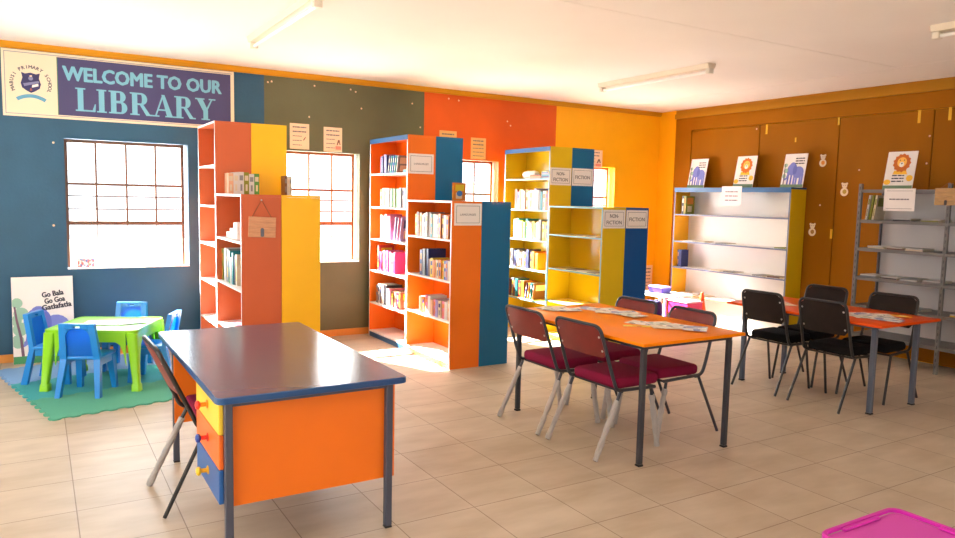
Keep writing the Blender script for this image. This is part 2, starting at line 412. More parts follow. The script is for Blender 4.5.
# ------------------------------------------------------------------ ceiling lights
def tube_light(name, x, y0, y1, label):
    t = empty(name, (x, (y0+y1)/2, ZC), label=label, cat='ceiling light', group='fluorescent battens on the ceiling')
    L = (y1-y0)/2
    h = MB(mat('batten_cream', (242, 226, 200), 0.5))
    h.prism([(-0.055, 0), (-0.04, -0.045), (0.04, -0.045), (0.055, 0)], -L, L, 'xz'); h.build('housing', t, smooth=False)
    tu = MB(mat('fluorescent_tube', (250, 244, 236), 0.3)); tu.tube([(0, -L+0.05, -0.075), (0, L-0.05, -0.075)], 0.014, 12); tu.build('tube', t)
    for s in (-1, 1):
        e = MB(mat('batten_cap', (236, 224, 204), 0.5)); e.rbox(-0.03, 0.03, s*L - (0.05 if s > 0 else 0), s*L + (0.05 if s < 0 else 0), -0.095, -0.0455, 0.006); e.build('end_cap', t)
tube_light('fluorescent_light', 1.62, 4.75, 6.42, 'fluorescent tube batten on the ceiling near the welcome sign')
tube_light('fluorescent_light', 5.48, 4.88, 6.45, 'fluorescent tube batten on the ceiling near the far corner')
tube_light('fluorescent_light', 5.62, 1.45, 2.96, 'fluorescent tube batten cut off by the right edge of the picture')

# ------------------------------------------------------------------ welcome sign
NAVY = mat('sign_navy', (66, 62, 108), 0.4); SKY = mat('sign_sky_blue', (120, 184, 206), 0.45); SIGNC = mat('sign_cream', (240, 220, 190), 0.45)
sg = empty('welcome_sign', (-0.225, YA, 2.262), label='long welcome to our library sign with school crest above the left window', cat='sign')
SW, SH = 2.02, 0.592
MB(SIGNC).box(0, SW, -0.022, -0.002, 0, SH).build('sign_board', sg, smooth=False)
p = MB(mat('sign_border', (150, 150, 160), 0.5))
for a in ((0.02, SW-0.02, 0.02, 0.026), (0.02, SW-0.02, SH-0.026, SH-0.02), (0.02, 0.026, 0.026, SH-0.026)): p.box(a[0], a[1], -0.0235, -0.022, a[2], a[3])
p.build('border_line', sg, smooth=False)
MB(NAVY).box(0.437, SW-0.035, -0.024, -0.022, 0.034, SH-0.034).build('name_panel', sg, smooth=False)
MB(mat('sign_green', (90, 130, 90), 0.5)).box(0.43, 0.437, -0.024, -0.022, 0.034, SH-0.034).build('panel_edge', sg, smooth=False)
t = MB(SKY); put_text(t, 'WELCOME TO OUR', 1.185, 0.425, 0.132, -0.024, 0.055, 1.41); t.build('lettering', sg, smooth=False)
# serif capitals for the second line, drawn stroke by stroke
def serif(ch, mb, x, z, h, y):
    T, t, sf, so = 0.235*h, 0.075*h, 0.055*h, 0.09*h
    cnt = [0]
    def P(pts):
        cnt[0] += 1; mb.prism([(x+a*h, z+c*h) for a, c in pts], y, y-0.0014-0.00012*cnt[0], 'xz')
    def R(a, b, c, d): P([(a, c), (b, c), (b, d), (a, d)])
    k = 0.23; s = 0.06
    def stem(a): R(a, a+k, 0, 1); R(a-0.09, a+k+0.09, 0, s); R(a-0.09, a+k+0.09, 1-s, 1)
    def bowl(a, z0, z1, w):
        c = (z0+z1)/2; ro = (z1-z0)/2; n = 12; tt = 0.075
        out = [(a, z1)] + [(a + w-ro*1.0 + ro*math.cos(PI/2-PI*i/n), c + ro*math.sin(PI/2-PI*i/n)) for i in range(n+1)] + [(a, z0)]
        ri = ro-tt; inn = [(a, z0+tt)] + [(a + w-ro*1.0 + max(0, ro-k)*math.cos(-PI/2+PI*i/n), c + ri*math.sin(-PI/2+PI*i/n)) for i in range(n+1)] + [(a, z1-tt)]
        for i in range(len(out)-1):
            P([out[i], out[i+1], inn[len(inn)-2-i], inn[len(inn)-1-i]])
    if ch == 'L': stem(.09); R(.32, .78, 0, s+.01); P([(.66, 0), (.80, 0), (.83, .34), (.78, .34)]); return 0.9
    if ch == 'I': stem(.09); return 0.47
    if ch == 'B': stem(.09); bowl(.25, .5, 1, .47); bowl(.25, 0, .54, .53); return 0.86
    if ch == 'R':
        stem(.09); bowl(.25, .46, 1, .50); P([(.40, .50), (.56, .50), (.86, .06), (.98, .06), (.98, 0), (.70, 0)]); return 1.0
    if ch == 'A':
        P([(.10, 0.03), (.17, 0.03), (.50, .95), (.44, 1)]); P([(.40, 1), (.54, 1), (.90, .03), (.64, .03)]); R(.22, .70, .28, .345)
        R(.0, .30, 0, s); R(.56, 1.0, 0, s); return 1.02
    if ch == 'Y':
        P([(.06, .97), (.33, .97), (.57, .47), (.43, .40), (.35, .42)]); P([(.80, .97), (.73, .97), (.48, .48), (.55, .44)]); R(.36, .58, 0.02, .46)
        R(-.02, .42, 1-s, 1); R(.62, .94, 1-s, 1); R(.27, .67, 0, s); return 0.95
t = MB(SKY); x = 0.0; hh = 0.215; word = 'LIBRARY'
adv = {'L': .86, 'I': .50, 'B': .90, 'R': .98, 'A': .98, 'Y': .9}
tot = sum(adv[c] for c in word)*hh; x = 0.665; sc = 1.18/tot
lb = MB(SKY); xx = 0
for c in word: serif(c, lb, xx, 0, hh, 0); xx += adv[c]*hh
sc = 1.25/tot
for v in lb.bm.verts: v.co.x = 0.575 + v.co.x*sc; v.co.z += 0.082; v.co.y -= 0.024
lb.build('lettering', sg, smooth=False)
# crest: shield, ribbon and ring of letters
cx, cz, cs = 0.222, 0.305, 0.86
sh = [(-.085, .105), (-.05, .092), (0, .105), (.05, .092), (.085, .105), (.075, .05), (.092, -.01), (.08, -.055), (.04, -.085), (0, -.105), (-.04, -.085), (-.08, -.055), (-.092, -.01), (-.075, .05)]
C_ = lambda P: [(cx+a*cs, cz+c*cs) for a, c in P]
MB(mat('crest_navy', (48, 44, 96), 0.45)).prism(C_(sh), -0.022, -0.0232, 'xz').build('crest_shield', sg, smooth=False)
d = MB(mat('crest_grey', (128, 128, 168), 0.5))
d.prism(C_([(-.07, -.012), (.07, .024), (.078, .004), (-.06, -.04)]), -0.0233, -0.0238, 'xz')
d.prism(C_(ell(0, .045, .022, .022, 10)), -0.0233, -0.0238, 'xz')
d.prism(C_([(.008, -.05), (.07, -.03), (.066, -.005), (.012, -.022)]), -0.0240, -0.0243, 'xz', PAPER)
d.prism(C_([(-.01, .062), (.015, .066), (.012, .078), (-.008, .076)]), -0.0239, -0.0243, 'xz', CREAM)
d.prism(C_([(-.012, -.085), (.01, -.085), (.008, -.055), (-.008, -.055)]), -0.0233, -0.0238, 'xz', mat('crest_red', (150, 80, 80), 0.5))
d.build('crest_emblem', sg, smooth=False)
arc = [(cx + .112*k/8, cz - .118 - .035*(k/8)**2) for k in range(-8, 9)]
MB(mat('crest_ribbon', (96, 160, 190), 0.5)).prism(band(arc, 0.032), -0.022, -0.0232, 'xz').build('crest_ribbon', sg, smooth=False)
t = MB(mat('crest_text', (84, 80, 92), 0.6)); S = 'MABUSI PRIMARY SCHOOL'
for i, ch in enumerate(S):
    if ch == ' ': continue
    a = math.radians(112 - 224*i/(len(S)-1)); put_text(t, ch, cx - .152*math.sin(a), cz - .01 + .152*math.cos(a), 0.03, -0.022, 0.05, rot=a)
t.build('lettering', sg, smooth=False)

# ------------------------------------------------------------------ papers on the wall
def strokes(mb, x0, x1, z, h, y, m, n):
    """a line of small print: dashes of word length"""
    x = x0
    while x < x1:
        w = min(rng.uniform(0.3, 1.0)*(x1-x0)/n, x1-x); mb.box(x, x+w*0.86, y-0.0006, y, z-h/2, z+h/2, m); x += w
def wall_note(x0, x1, z0, z1, pm, label, pic=None, lines=5, yy=YA):
    W, Hh = x1-x0, z1-z0
    o = empty('wall_notice', (x0, yy-0.001, z0), label=label, cat='notice')
    MB(pm).box(0, W, -0.0016, 0, 0, Hh).build('paper', o, smooth=False)
    s = MB(INK)
    for k in range(lines):
        z = Hh*(0.86 - 0.7*k/max(1, lines-1)); strokes(s, W*0.14, W*(0.62 if pic and k > lines//2-1 else 0.86), z, Hh*(0.05 if k in (0, 1) else 0.028), -0.0016, INK, 3)
    s.build('print', o, smooth=False)
    if pic:
        p = MB(mat('notice_picture', (120, 74, 62), 0.6))
        if pic == 'pen': p.prism([(W*a, Hh*c) for a, c in [(.68, .36), (.72, .34), (.82, .46), (.80, .50)]], -0.0016, -0.0023, 'xz')
        else:
            p.prism([(W*a, Hh*c) for a, c in [(.70, .28), (.78, .50), (.86, .50), (.92, .30), (.86, .30), (.83, .42), (.76, .28)]], -0.0016, -0.0023, 'xz')
            p.box(W*.64, W*.94, -0.0023, -0.0016, Hh*.10, Hh*.24, mat('notice_pink', (240, 140, 120), 0.6))
        p.build('picture', o, smooth=False)
    return o
wall_note(2.385, 2.60, 2.105, 2.38, CREAM, 'cream notice with a small pen drawing taped above the second window', 'pen')
wall_note(2.765, 2.98, 2.095, 2.365, CREAM, 'cream notice with a figure and pink panel above the second window, right of the other', 'man')
wall_note(4.665, 4.885, 2.10, 2.365, TANP, 'tan notice on the orange wall just above the third window', None, 5)
wall_note(4.22, 4.46, 2.13, 2.425, TANP, 'tan notice peeping over the tall blue bookcase on orange wall', None, 5)
wall_note(6.47, 6.80, 2.07, 2.315, CREAM, 'cream notice on yellow wall above the fourth window', 'man', 5)
wall_note(7.62, 7.85, 0.32, 0.68, CREAM, 'peach notice low on the yellow wall near the corner', None, 6)

# leaning poster board
ELE = mat('elephant_lavender', (118, 128, 206), 0.5); ELE2 = mat('elephant_shade', (96, 106, 190), 0.5)
TREEG = mat('poster_leaf_green', (150, 190, 168), 0.5); TRUNK = mat('poster_trunk', (112, 84, 104), 0.5); GRASS = mat('poster_grass', (60, 140, 90), 0.5)
def elephant(mb, W, H, y, up=0.0, second=True):
    if second:
        # a second elephant standing behind the first
        elephant(mb, W, H, y, up, False)
        f = lambda P: [(W*min(.995, max(.005, a)), H*c) for a, c in P]
        mb.prism(f(ell(.36, .46*(1+up), .15, .12)), y, y-0.00015, 'xz', ELE2); mb.prism(f(ell(.27, .40*(1+up), .10, .10)), y-0.0002, y-0.0003, 'xz', ELE2)
        for a in (.24, .38): mb.prism(f([(a, .05), (a+.08, .05), (a+.08, .40), (a, .40)]), y-0.0002, y-0.0003, 'xz', ELE2)
        return
    e = lambda P: [(W*min(a, 0.995), H*(c*(1+up) if c > 0.06 else c)) for a, c in P]
    mb.prism(e(ell(.70, .36, .24, .14)), y-0.0004, y-0.0006, 'xz', ELE); mb.prism(e(ell(.42, .44, .18, .16)), y-0.0007, y-0.0012, 'xz', ELE)
    mb.prism(e(ell(.54, .42, .09, .12)), y-0.0013, y-0.0018, 'xz', ELE2)
    for a in (.52, .62, .78, .87): mb.prism(e([(a, .05), (a+.085, .05), (a+.08, .32), (a, .32)]), y-0.0013, y-0.0018, 'xz', ELE)
    tr = [(.36, .44), (.28, .38), (.25, .30), (.22, .22), (.15, .19), (.10, .24), (.11, .32)]
    mb.prism(e(band(tr, .075, .04)), y-0.0013, y-0.0018, 'xz', ELE)
ps = empty('poster_board', (-0.215, 7.80, 0.0), label='white elephant poster board leaning on blue wall behind green table', cat='poster', rot=(math.radians(-7), 0, 0))
W, H = 0.495, 0.80
MB(PAPER).box(0, W, 0, 0.008, 0, H).build('board', ps, smooth=False)
p = MB(ELE); elephant(p, W, H, 0, 0.10)
p.build('elephant_picture', ps, smooth=False)
p = MB(TREEG)
for a in (ell(.08, .70, .09, .06), ell(.14, .58, .12, .07), ell(.06, .50, .09, .06), ell(.12, .40, .12, .08), ell(.08, .26, .1, .08)): p.prism([(max(0.002, W*u), H*v) for u, v in a], -0.0019, -0.0023, 'xz', TREEG)
p.prism([(W*u, H*v) for u, v in band([(.16, .05), (.13, .3), (.07, .5), (.04, .66)], .05, .03)], -0.0024, -0.0028, 'xz', TRUNK)
p.box(0.001, W-0.001, -0.0036, -0.003, 0.001, 0.07, GRASS)
p.build('tree_picture', ps, smooth=False)
t = MB(INKD); put_text(t, 'Go Bala', W*.66, H*.80, 0.05, 0, 0.06, 0.175, rot=0.14); t.build('lettering', ps, smooth=False)
t = MB(INKD); put_text(t, 'Go Goa', W*.69, H*.725, 0.05, 0, 0.06, 0.165, rot=0.14); t.build('lettering', ps, smooth=False)
t = MB(INKD); put_text(t, 'Gatlafatla', W*.72, H*.655, 0.05, 0, 0.06, 0.24, rot=0.14)
t.build('lettering', ps, smooth=False)

# ------------------------------------------------------------------ bookcases
def bookcase(name, label, loc, W, D, H, shelves, flip, side, edge, shelfm, shelfedge, back, cat='bookcase', top_edge=None, plinth=None, group=None):
    """open towards local -x, near end at y = 0; flip turns it round to open towards +x"""
    lx, ly, lz = loc
    o = empty(name, (lx+D, ly+W, lz) if flip else loc, PI if flip else 0, label, cat, group)
    t = 0.018; g = 0.0006
    for y0 in (0, W-t):
        s = MB(side); s.box(0, D, y0, y0+t, 0, H-t-g, side, {'-x': edge}); s.build('side_panel', o, smooth=False)
    s = MB(side); s.box(0, D, 0, W, H-t, H, side, {'-x': top_edge or edge}); s.build('top_panel', o, smooth=False)
    MB(back).box(D-0.006, D, t+g, W-t-g, 0.0, H-t-g).build('back_panel', o, smooth=False)
    if top_edge:
        MB(top_edge).box(-0.003, 0, 0, W, H-0.05, H).build('top_edging', o, smooth=False)
    for z in shelves:
        MB(shelfm).box(0.002, D-0.007, t+g, W-t-g, z-0.016, z, shelfm, {'-x': shelfedge}).build('shelf', o, smooth=False)
    z = 0.07; MB(shelfm).box(0.002, D-0.007, t+g, W-t-g, z-0.016, z, shelfm, {'-x': shelfedge}).build('shelf', o, smooth=False)
    MB(plinth or side).box(0.001, 0.016, t+g, W-t-g, 0, 0.053).build('plinth', o, smooth=False)
    return o
TALLZ = [0.40, 0.77, 1.13, 1.49, 1.86]; LOWZ = [0.45, 0.83, 1.22]
GAP = 0.003
YT0, YT1, YL0, YL1 = 6.835, 7.785, 5.885, 6.832
def unit(xl, xm, xr, ml, mr, el, er, sl, sel, back, words, dy=0, tw=0.95, lh=1.58, th=2.245, tope=None, pl=None, endl=None, endr=None):
    L, R = words
    bookcase('tall_bookcase', L[0], (xl, YT0+dy, 0), tw, xm-xl-GAP/2, th, TALLZ, False, ml, el, sl, sel, back, top_edge=tope, plinth=pl)
    bookcase('low_bookcase', L[1], (xl, YL0+dy, 0), YL1-YL0, xm-xl-GAP/2, lh, LOWZ, False, endl or ml, el, sl, sel, back)
    bookcase('tall_bookcase', R[0], (xm+GAP/2, YT0+dy, 0), tw, xr-xm-GAP/2, th, TALLZ, True, mr, er, sl, sel, back)
    bookcase('low_bookcase', R[1], (xm+GAP/2, YL0+dy, 0), YL1-YL0, xr-xm-GAP/2, lh, LOWZ, True, endr or mr, er, sl, sel, back)
unit(1.38, 1.70, 2.025, SALMON, YELLOW, EDGEW, EDGEW, WHITE, EDGEW, SALMON,
     (('tall orange bookcase beside the sign, joined back to back with yellow', 'low orange bookcase with a hanging wooden plaque on its end'),
      ('tall golden yellow bookcase end just left of the second window', 'low golden yellow bookcase end beside the hanging plaque')), tw=0.78, lh=1.60)
unit(3.275, 3.60, 3.925, ORANGE, BLUEP, EDGEW, EDGEW, WHITE, EDGEW, ORANGEG,
     (('tall orange bookcase full of bright books beside the sunlit floor', 'low orange bookcase with three rows of books, sunlit at base'),
      ('tall teal blue bookcase end backing the sunlit orange one', 'low teal blue bookcase end behind the left maroon chairs')), tope=EDGEB, pl=EDGEB, tw=0.985)
unit(5.085, 5.405, 5.735, OLIVE, BLUEP, EDGET, EDGET, EDGEY, EDGET, OLIVEG,
     (('tall mustard yellow bookcase packed with books, left of non-fiction sign', 'low mustard yellow bookcase with nearly empty shelves and sign'),
      ('tall teal blue bookcase end with a fiction sign', 'low strong blue bookcase end with a fiction sign')), tope=EDGEB, endl=OLIVE, endr=NAVYB, lh=1.545, th=2.225)

# signs on the bookcase ends
def end_sign(x0, x1, z0, z1, y, lines, label, illegible=False):
    W, H = x1-x0, z1-z0
    o = empty('paper_sign', (x0, y-0.001, z0), label=label, cat='sign')
    MB(PAPER).box(0, W, -0.0014, 0, 0, H).build('paper', o, smooth=False)
    f = MB(INK); q = 0.022; w = 0.0035
    for a in ((q, W-q, q, q+w), (q, W-q, H-q-w, H-q), (q, q+w, q+w, H-q-w), (W-q-w, W-q, q+w, H-q-w)): f.box(a[0], a[1], -0.0021, -0.0014, a[2], a[3])
    f.build('border_line', o, smooth=False)
    n = len(lines)
    for i, (s, ww, hh) in enumerate(lines):
        t = MB(INKD if not illegible else INK)
        put_text(t, s, W/2, H/2 + (n-1)*0.034 - i*0.068, hh, -0.0014, 0.0, ww, shear=0.2 if illegible else 0)
        t.build('lettering', o, smooth=False)
end_sign(3.285, 3.575, 1.85, 2.055, YT0, [('LANGUAGES', 0.17, 0.02)], 'white paper sign on the tall orange bookcase end', True)
end_sign(3.30, 3.595, 1.355, 1.56, YL0, [('LANGUAGES', 0.17, 0.02)], 'white paper sign on the low orange bookcase end', True)
end_sign(5.092, 5.396, 1.785, 1.985, YT0, [('NON-', 0.12, 0.042), ('FICTION', 0.21, 0.042)], 'non-fiction sign on the tall mustard bookcase end')
end_sign(5.412, 5.725, 1.785, 1.99, YT0, [('FICTION', 0.22, 0.042)], 'fiction sign on the tall teal bookcase end')
end_sign(5.09, 5.395, 1.325, 1.52, YL0, [('NON-', 0.12, 0.042), ('FICTION', 0.21, 0.042)], 'non-fiction sign on the low mustard bookcase end')
end_sign(5.412, 5.72, 1.325, 1.52, YL0, [('FICTION', 0.22, 0.042)], 'fiction sign on the low strong blue bookcase end')

# hanging wooden plaque
pq = empty('hanging_plaque', (1.54, YL0-0.001, 1.26), label='small wooden plaque hanging by twine on low orange bookcase end', cat='plaque')
s = MB(WOODP)
for k in range(4): s.rbox(-0.108, 0.108, -0.012, 0, k*0.041, k*0.041+0.04, 0.002, 1, M=Matrix.Rotation(0.04, 4, 'Y'))
s.build('board', pq)
MB(mat('plaque_figure', (92, 92, 104), 0.6)).prism(rrect(-0.012, 0.016, 0.005, 0.075, 0.012), -0.0125, -0.0145, 'xz').build('figure', pq, smooth=False)
MB(TWINE).tube([(-0.075, -0.006, 0.165), (0.0, -0.006, 0.295), (0.078, -0.006, 0.158)], 0.003, 6).build('string', pq)
MB(RIVET).lathe([(0.004, 0), (0.007, 0.004), (0.003, 0.009)], axis='y', seg=10, M=Matrix.Translation((0, 0, 0.296)) @ Matrix.Rotation(PI, 4, 'Z')).build('nail', pq)

# ------------------------------------------------------------------ books
BC = {'white': (236, 230, 226), 'cream': (240, 220, 186), 'orange': (240, 140, 40), 'teal': (40, 150, 160), 'green': (90, 160, 70), 'yellow': (246, 210, 40), 'pink': (240, 130, 160),
      'lavender': (176, 156, 216), 'navy': (50, 60, 120), 'red': (206, 50, 50), 'grey': (150, 150, 150), 'brown': (130, 84, 60), 'magenta': (206, 60, 140), 'blue': (60, 120, 200), 'olive': (150, 150, 40), 'dark': (56, 50, 56), 'peach': (250, 190, 150)}
PAGES = mat('book_pages', (206, 196, 172), 0.8)
_bm = {}
def bmat(c):
    if c not in _bm: _bm[c] = mat('cover_'+c, tuple(v*0.86 for v in BC[c]), 0.45, 0.4)
    return _bm[c]
ORD = ['first','second','third','fourth','fifth','sixth','seventh','eighth','ninth','tenth','eleventh','twelfth','thirteenth','fourteenth','fifteenth','sixteenth','seventeenth','eighteenth']
def book_mesh(t, h, d, c, label_col=None):
    """spine towards -x at x = 0, thickness along y, standing on z = 0"""
    m = MB(bmat(c)); k = 0.0016
    m.box(0, d, 0, k, 0, h); m.box(0, d, t-k, t, 0, h); m.box(0, k, k, t-k, 0, h)
    m.box(k, d-0.003, k, t-k, 0.002, h-0.003, PAGES)
    if label_col:
        m.box(-0.0004, 0, t*0.15, t*0.85, h*0.62, h*0.85, bmat(label_col)); m.box(-0.0004, 0, t*0.3, t*0.7, h*0.15, h*0.45, bmat(label_col))
        m.box(d*0.15, d*0.85, -0.0004, 0, h*0.55, h*0.9, bmat(label_col)); m.box(d*0.2, d*0.7, -0.0004, 0, h*0.12, h*0.45, bmat(c if label_col == 'white' else 'cream'))
    return m
def book_row(x, y_far, y_near, z, hmin, hmax, d, cols, where, group, thick=None, lean=0.0, setback=0.03, rise=1.0):
    """upright books packed between two y positions, from the far end (left in the picture) to the near end"""
    n = len(cols); avail = y_far - y_near; ts = thick or [rng.uniform(0.7, 1.3) for _ in range(n)]
    s = sum(ts); ts = [avail*q/s for q in ts]; y = y_far
    counts = {}
    for i, c in enumerate(cols):
        t = ts[i]; h = rng.uniform(hmin, hmax); lc = rng.choice(['cream', 'yellow', 'navy', 'orange', None, None, None, None])
        if lc == c: lc = 'navy'
        tt = min(t-0.0012, 0.05)
        o = book_mesh(tt, h, d*rng.uniform(0.92, 1.0), c, lc).build('book', smooth=False)
        o.location = (x+setback+rng.uniform(0, 0.014), y-t+0.0006, z+0.0005)
        tag(o, '%s book, %s from the left %s' % (c, ORD[i], where), 'book', group)
        y -= t
def book_lean(x, y, z, t, h, d, c, ang, label, group, lc='white'):
    """one book tipped so that its top leans towards the far end"""
    o = book_mesh(t, h, d, c, lc).build('book', smooth=False)
    o.rotation_euler.x = ang; o.location = (x, y, z+0.0008+(0 if ang > 0 else t*math.sin(-ang))); tag(o, label, 'book', group); return o
def flat_book(name, x, y, z, lx, ly, t, c, rz, label, cat, group=None, lc=None):
    m = MB(bmat(c)); m.box(-lx/2, lx/2, -ly/2, ly/2, 0, 0.001); m.box(-lx/2, lx/2, -ly/2, ly/2, t-0.001, t)
    m.box(-lx/2, -lx/2+0.001, -ly/2, ly/2, 0.001, t-0.001); m.box(-lx/2+0.001, lx/2-0.002, -ly/2+0.002, ly/2-0.002, 0.001, t-0.001, PAGES)
    if lc: m.box(-lx*0.3, lx*0.3, -ly*0.3, ly*0.3, t, t+0.0004, bmat(lc))
    o = m.build(name, loc=(x, y, z+0.0006), rotz=rz, smooth=False); return tag(o, label, cat, group)

U1, U2, U3 = 1.385, 3.275, 5.085
# first unit
def row_front(x0, x1, y, z, hmin, hmax, d, cols, where, group):
    n = len(cols); t = (x1-x0)/n
    for i, c in enumerate(cols):
        o = book_mesh(t-0.0012, rng.uniform(hmin, hmax), d, c, rng.choice(['cream', 'grey', 'orange'])).build('book', smooth=False)
        o.rotation_euler.z = PI/2; o.location = (x0+(i+1)*t, y, z+0.0005)
        tag(o, '%s book, %s from the left %s' % (c, ORD[i], where), 'book', group)
row_front(1.455, 1.725, 6.66, 1.60, 0.175, 0.20, 0.15, ['peach', 'white', 'white', 'olive', 'white', 'green'], 'on top of low plaque bookcase', 'books on top of the low orange bookcase by the plaque')
row_front(1.955, 2.02, 6.66, 1.60, 0.16, 0.175, 0.12, ['brown', 'white', 'cream'], 'on top of the low golden yellow bookcase', 'books on top of the low golden yellow bookcase')
for k, (y, w, h) in enumerate([(6.60, 0.13, 0.05), (6.47, 0.13, 0.085), (6.33, 0.13, 0.14)]):
    s = MB(PAPER); s.rbox(0, 0.16, -w/2, w/2, 0, h, 0.003, 1); s.box(0.02, 0.14, -w/2*0.8, w/2*0.8, h, h+0.002)
    tag(s.build('small_box', loc=(U1+0.05, y, 1.221)), '%s white box of three stepping up on the low plaque bookcase' % ['shortest', 'middle', 'tallest'][k], 'box', 'white boxes on the low plaque bookcase')
g = 'books on the third shelf of the low plaque bookcase'
book_row(U1, 6.80, 6.56, 0.83, 0.27, 0.30, 0.2, ['olive', 'white', 'white', 'grey'], 'on second shelf of low plaque bookcase', g)
book_row(U1, 6.55, 6.25, 0.83, 0.22, 0.28, 0.2, ['teal', 'green', 'white', 'teal', 'dark', 'cream'], 'in the shorter row under the white boxes', g)
for k in range(3):
    flat_book('magazine', U1+0.15, 6.45-0.02*k, 0.45+0.0085*k, 0.2, 0.28, 0.007, ['white', 'cream', 'pink'][k], 0.1*k, '%s magazine lying flat low in the plaque bookcase' % ['white', 'cream', 'pink'][k], 'magazine', 'magazines flat in the plaque bookcase')
flat_book('magazine', U1+0.15, 7.2, 0.40, 0.2, 0.28, 0.02, 'white', 0.05, 'white magazine stack lying low in tall orange bookcase by the sign', 'magazine')
# second unit, tall
g = 'books in the tall sunlit orange bookcase'
book_row(U2, 7.62, 7.44, 1.86, 0.18, 0.22, 0.18, ['magenta', 'navy', 'lavender', 'navy'], 'on top shelf of tall sunlit orange bookcase', g)
for i, c in enumerate(['navy', 'teal', 'blue', 'teal', 'grey']):
    book_lean(U2+0.04+0.004*i, 7.40-0.045*i, 1.86, 0.022, 0.19, 0.17, c, 0.22, '%s book, %s of five leaning on the top shelf of sunlit orange bookcase' % (c, ORD[i]), g, 'cream')
flat_book('book', U2+0.15, 6.99, 1.86, 0.19, 0.14, 0.035, 'teal', 0.0, 'teal book lying flat at right end of the top sunlit orange shelf', 'book')
book_row(U2, 7.60, 6.93, 1.49, 0.20, 0.215, 0.19, ['orange', 'cream', 'yellow', 'white', 'white', 'white', 'green', 'olive', 'green', 'grey', 'grey', 'white', 'teal'], 'on second shelf of tall sunlit orange bookcase', g)
book_row(U2, 7.60, 7.32, 1.13, 0.24, 0.29, 0.2, ['peach', 'orange', 'white', 'pink', 'peach', 'pink'], 'on third shelf of tall sunlit orange bookcase', g)
for i, c in enumerate(['lavender', 'pink', 'lavender']):
    book_lean(U2+0.04+0.012*i, 7.24-0.05*i, 1.13, 0.02, 0.26, 0.2, c, 0.2, '%s book, %s of three leaning on third sunlit orange shelf' % (c, ORD[i]), g, ['pink', 'white', 'navy'][i])
book_row(U2, 7.66, 7.20, 0.77, 0.22, 0.30, 0.2, ['red', 'magenta', 'pink', 'lavender', 'magenta', 'pink', 'red', 'magenta'], 'on fourth shelf of tall sunlit orange bookcase', g)
book_row(U2, 7.70, 7.36, 0.40, 0.19, 0.23, 0.2, ['grey', 'white', 'brown', 'white', 'dark', 'cream'], 'on fifth shelf of tall sunlit orange bookcase', g)
book_row(U2, 7.355, 7.05, 0.40, 0.17, 0.2, 0.22, ['pink', 'brown', 'peach', 'magenta', 'brown'], 'in the pink row on the fifth sunlit shelf', g)
# second unit, low
g = 'books in the low sunlit orange bookcase'
book_row(U2, 6.72, 5.95, 1.22, 0.215, 0.245, 0.2, ['yellow', 'brown', 'peach', 'white', 'cream', 'white', 'grey', 'teal', 'cream', 'white', 'white', 'orange', 'brown', 'white', 'orange', 'brown'], 'on top shelf of low sunlit orange bookcase', g)
book_row(U2, 6.62, 6.42, 0.83, 0.25, 0.275, 0.2, ['navy', 'grey', 'navy'], 'at left of middle shelf of low sunlit orange bookcase', g)
book_row(U2, 6.415, 5.96, 0.83, 0.17, 0.19, 0.2, ['brown', 'yellow', 'orange', 'peach', 'cream', 'orange', 'yellow', 'blue', 'lavender', 'cream'], 'in the shorter row on the middle sunlit orange shelf', g)
book_row(U2, 6.62, 5.95, 0.45, 0.15, 0.2, 0.2, ['peach', 'orange', 'pink', 'white', 'peach', 'pink', 'lavender', 'cream', 'pink', 'white', 'peach'], 'on bottom shelf of low sunlit orange bookcase', g)
bk = book_mesh(0.03, 0.185, 0.145, 'orange', 'yellow').build('book', smooth=False)
bk.location = (3.70, 6.62, 1.5812); tag(bk, 'small orange book with a blue picture standing alone on low teal bookcase', 'book')
s = MB(bmat('blue')); s.prism(ell(0.072, 0.075, 0.035, 0.03, 14), -0.0005, -0.0009, 'xz'); s.build('cover_picture', bk, smooth=False)
# third unit, tall
g = 'books in the tall mustard bookcase'
ph = MB(mat('white_polythene', (232, 232, 236), 0.5, bump=0.6, bscale=40)); ph.lathe([(0.01, -0.13), (0.04, -0.125), (0.052, -0.07), (0.05, 0), (0.053, 0.07), (0.042, 0.125), (0.01, 0.13)], axis='y', seg=12)
tag(ph.build('paper_bundle', loc=(U3+0.15, 7.42, 1.86+0.0535)), 'white wrapped bundle on the top shelf of tall mustard bookcase', 'bundle')
for k, c in enumerate(['orange', 'peach', 'orange', 'brown']):
    flat_book('book', U3+0.14, 7.19-0.006*k, 1.86+0.0125*k, 0.2, 0.22, 0.012, c, 0.03*k, '%s book, %s from bottom of the middle pile on mustard top shelf' % (c, ORD[k]), 'book', g)
for k, c in enumerate(['grey', 'navy', 'teal', 'grey', 'navy', 'olive']):
    flat_book('book', U3+0.14, 6.955+0.006*k, 1.86+0.0155*k, 0.2, 0.19-0.012*k, 0.015, c, -0.02*k, '%s book, %s from bottom of the right pile on mustard top shelf' % (c, ORD[k]), 'book', g)
book_row(U3, 7.60, 6.88, 1.49, 0.215, 0.26, 0.2, ['brown', 'pink', 'yellow', 'cream', 'white', 'orange', 'cream', 'peach', 'white', 'lavender', 'white', 'grey', 'teal', 'white', 'orange', 'red'], 'on second shelf of tall mustard bookcase', g)
book_row(U3, 7.62, 7.02, 1.13, 0.20, 0.25, 0.2, ['grey', 'teal', 'green', 'yellow', 'green', 'teal', 'white', 'white', 'yellow', 'green', 'white', 'grey'], 'on third shelf of tall mustard bookcase', g)
book_row(U3, 7.01, 6.89, 1.13, 0.21, 0.23, 0.2, ['yellow', 'orange', 'yellow'], 'in yellow group at right of third mustard shelf', g)
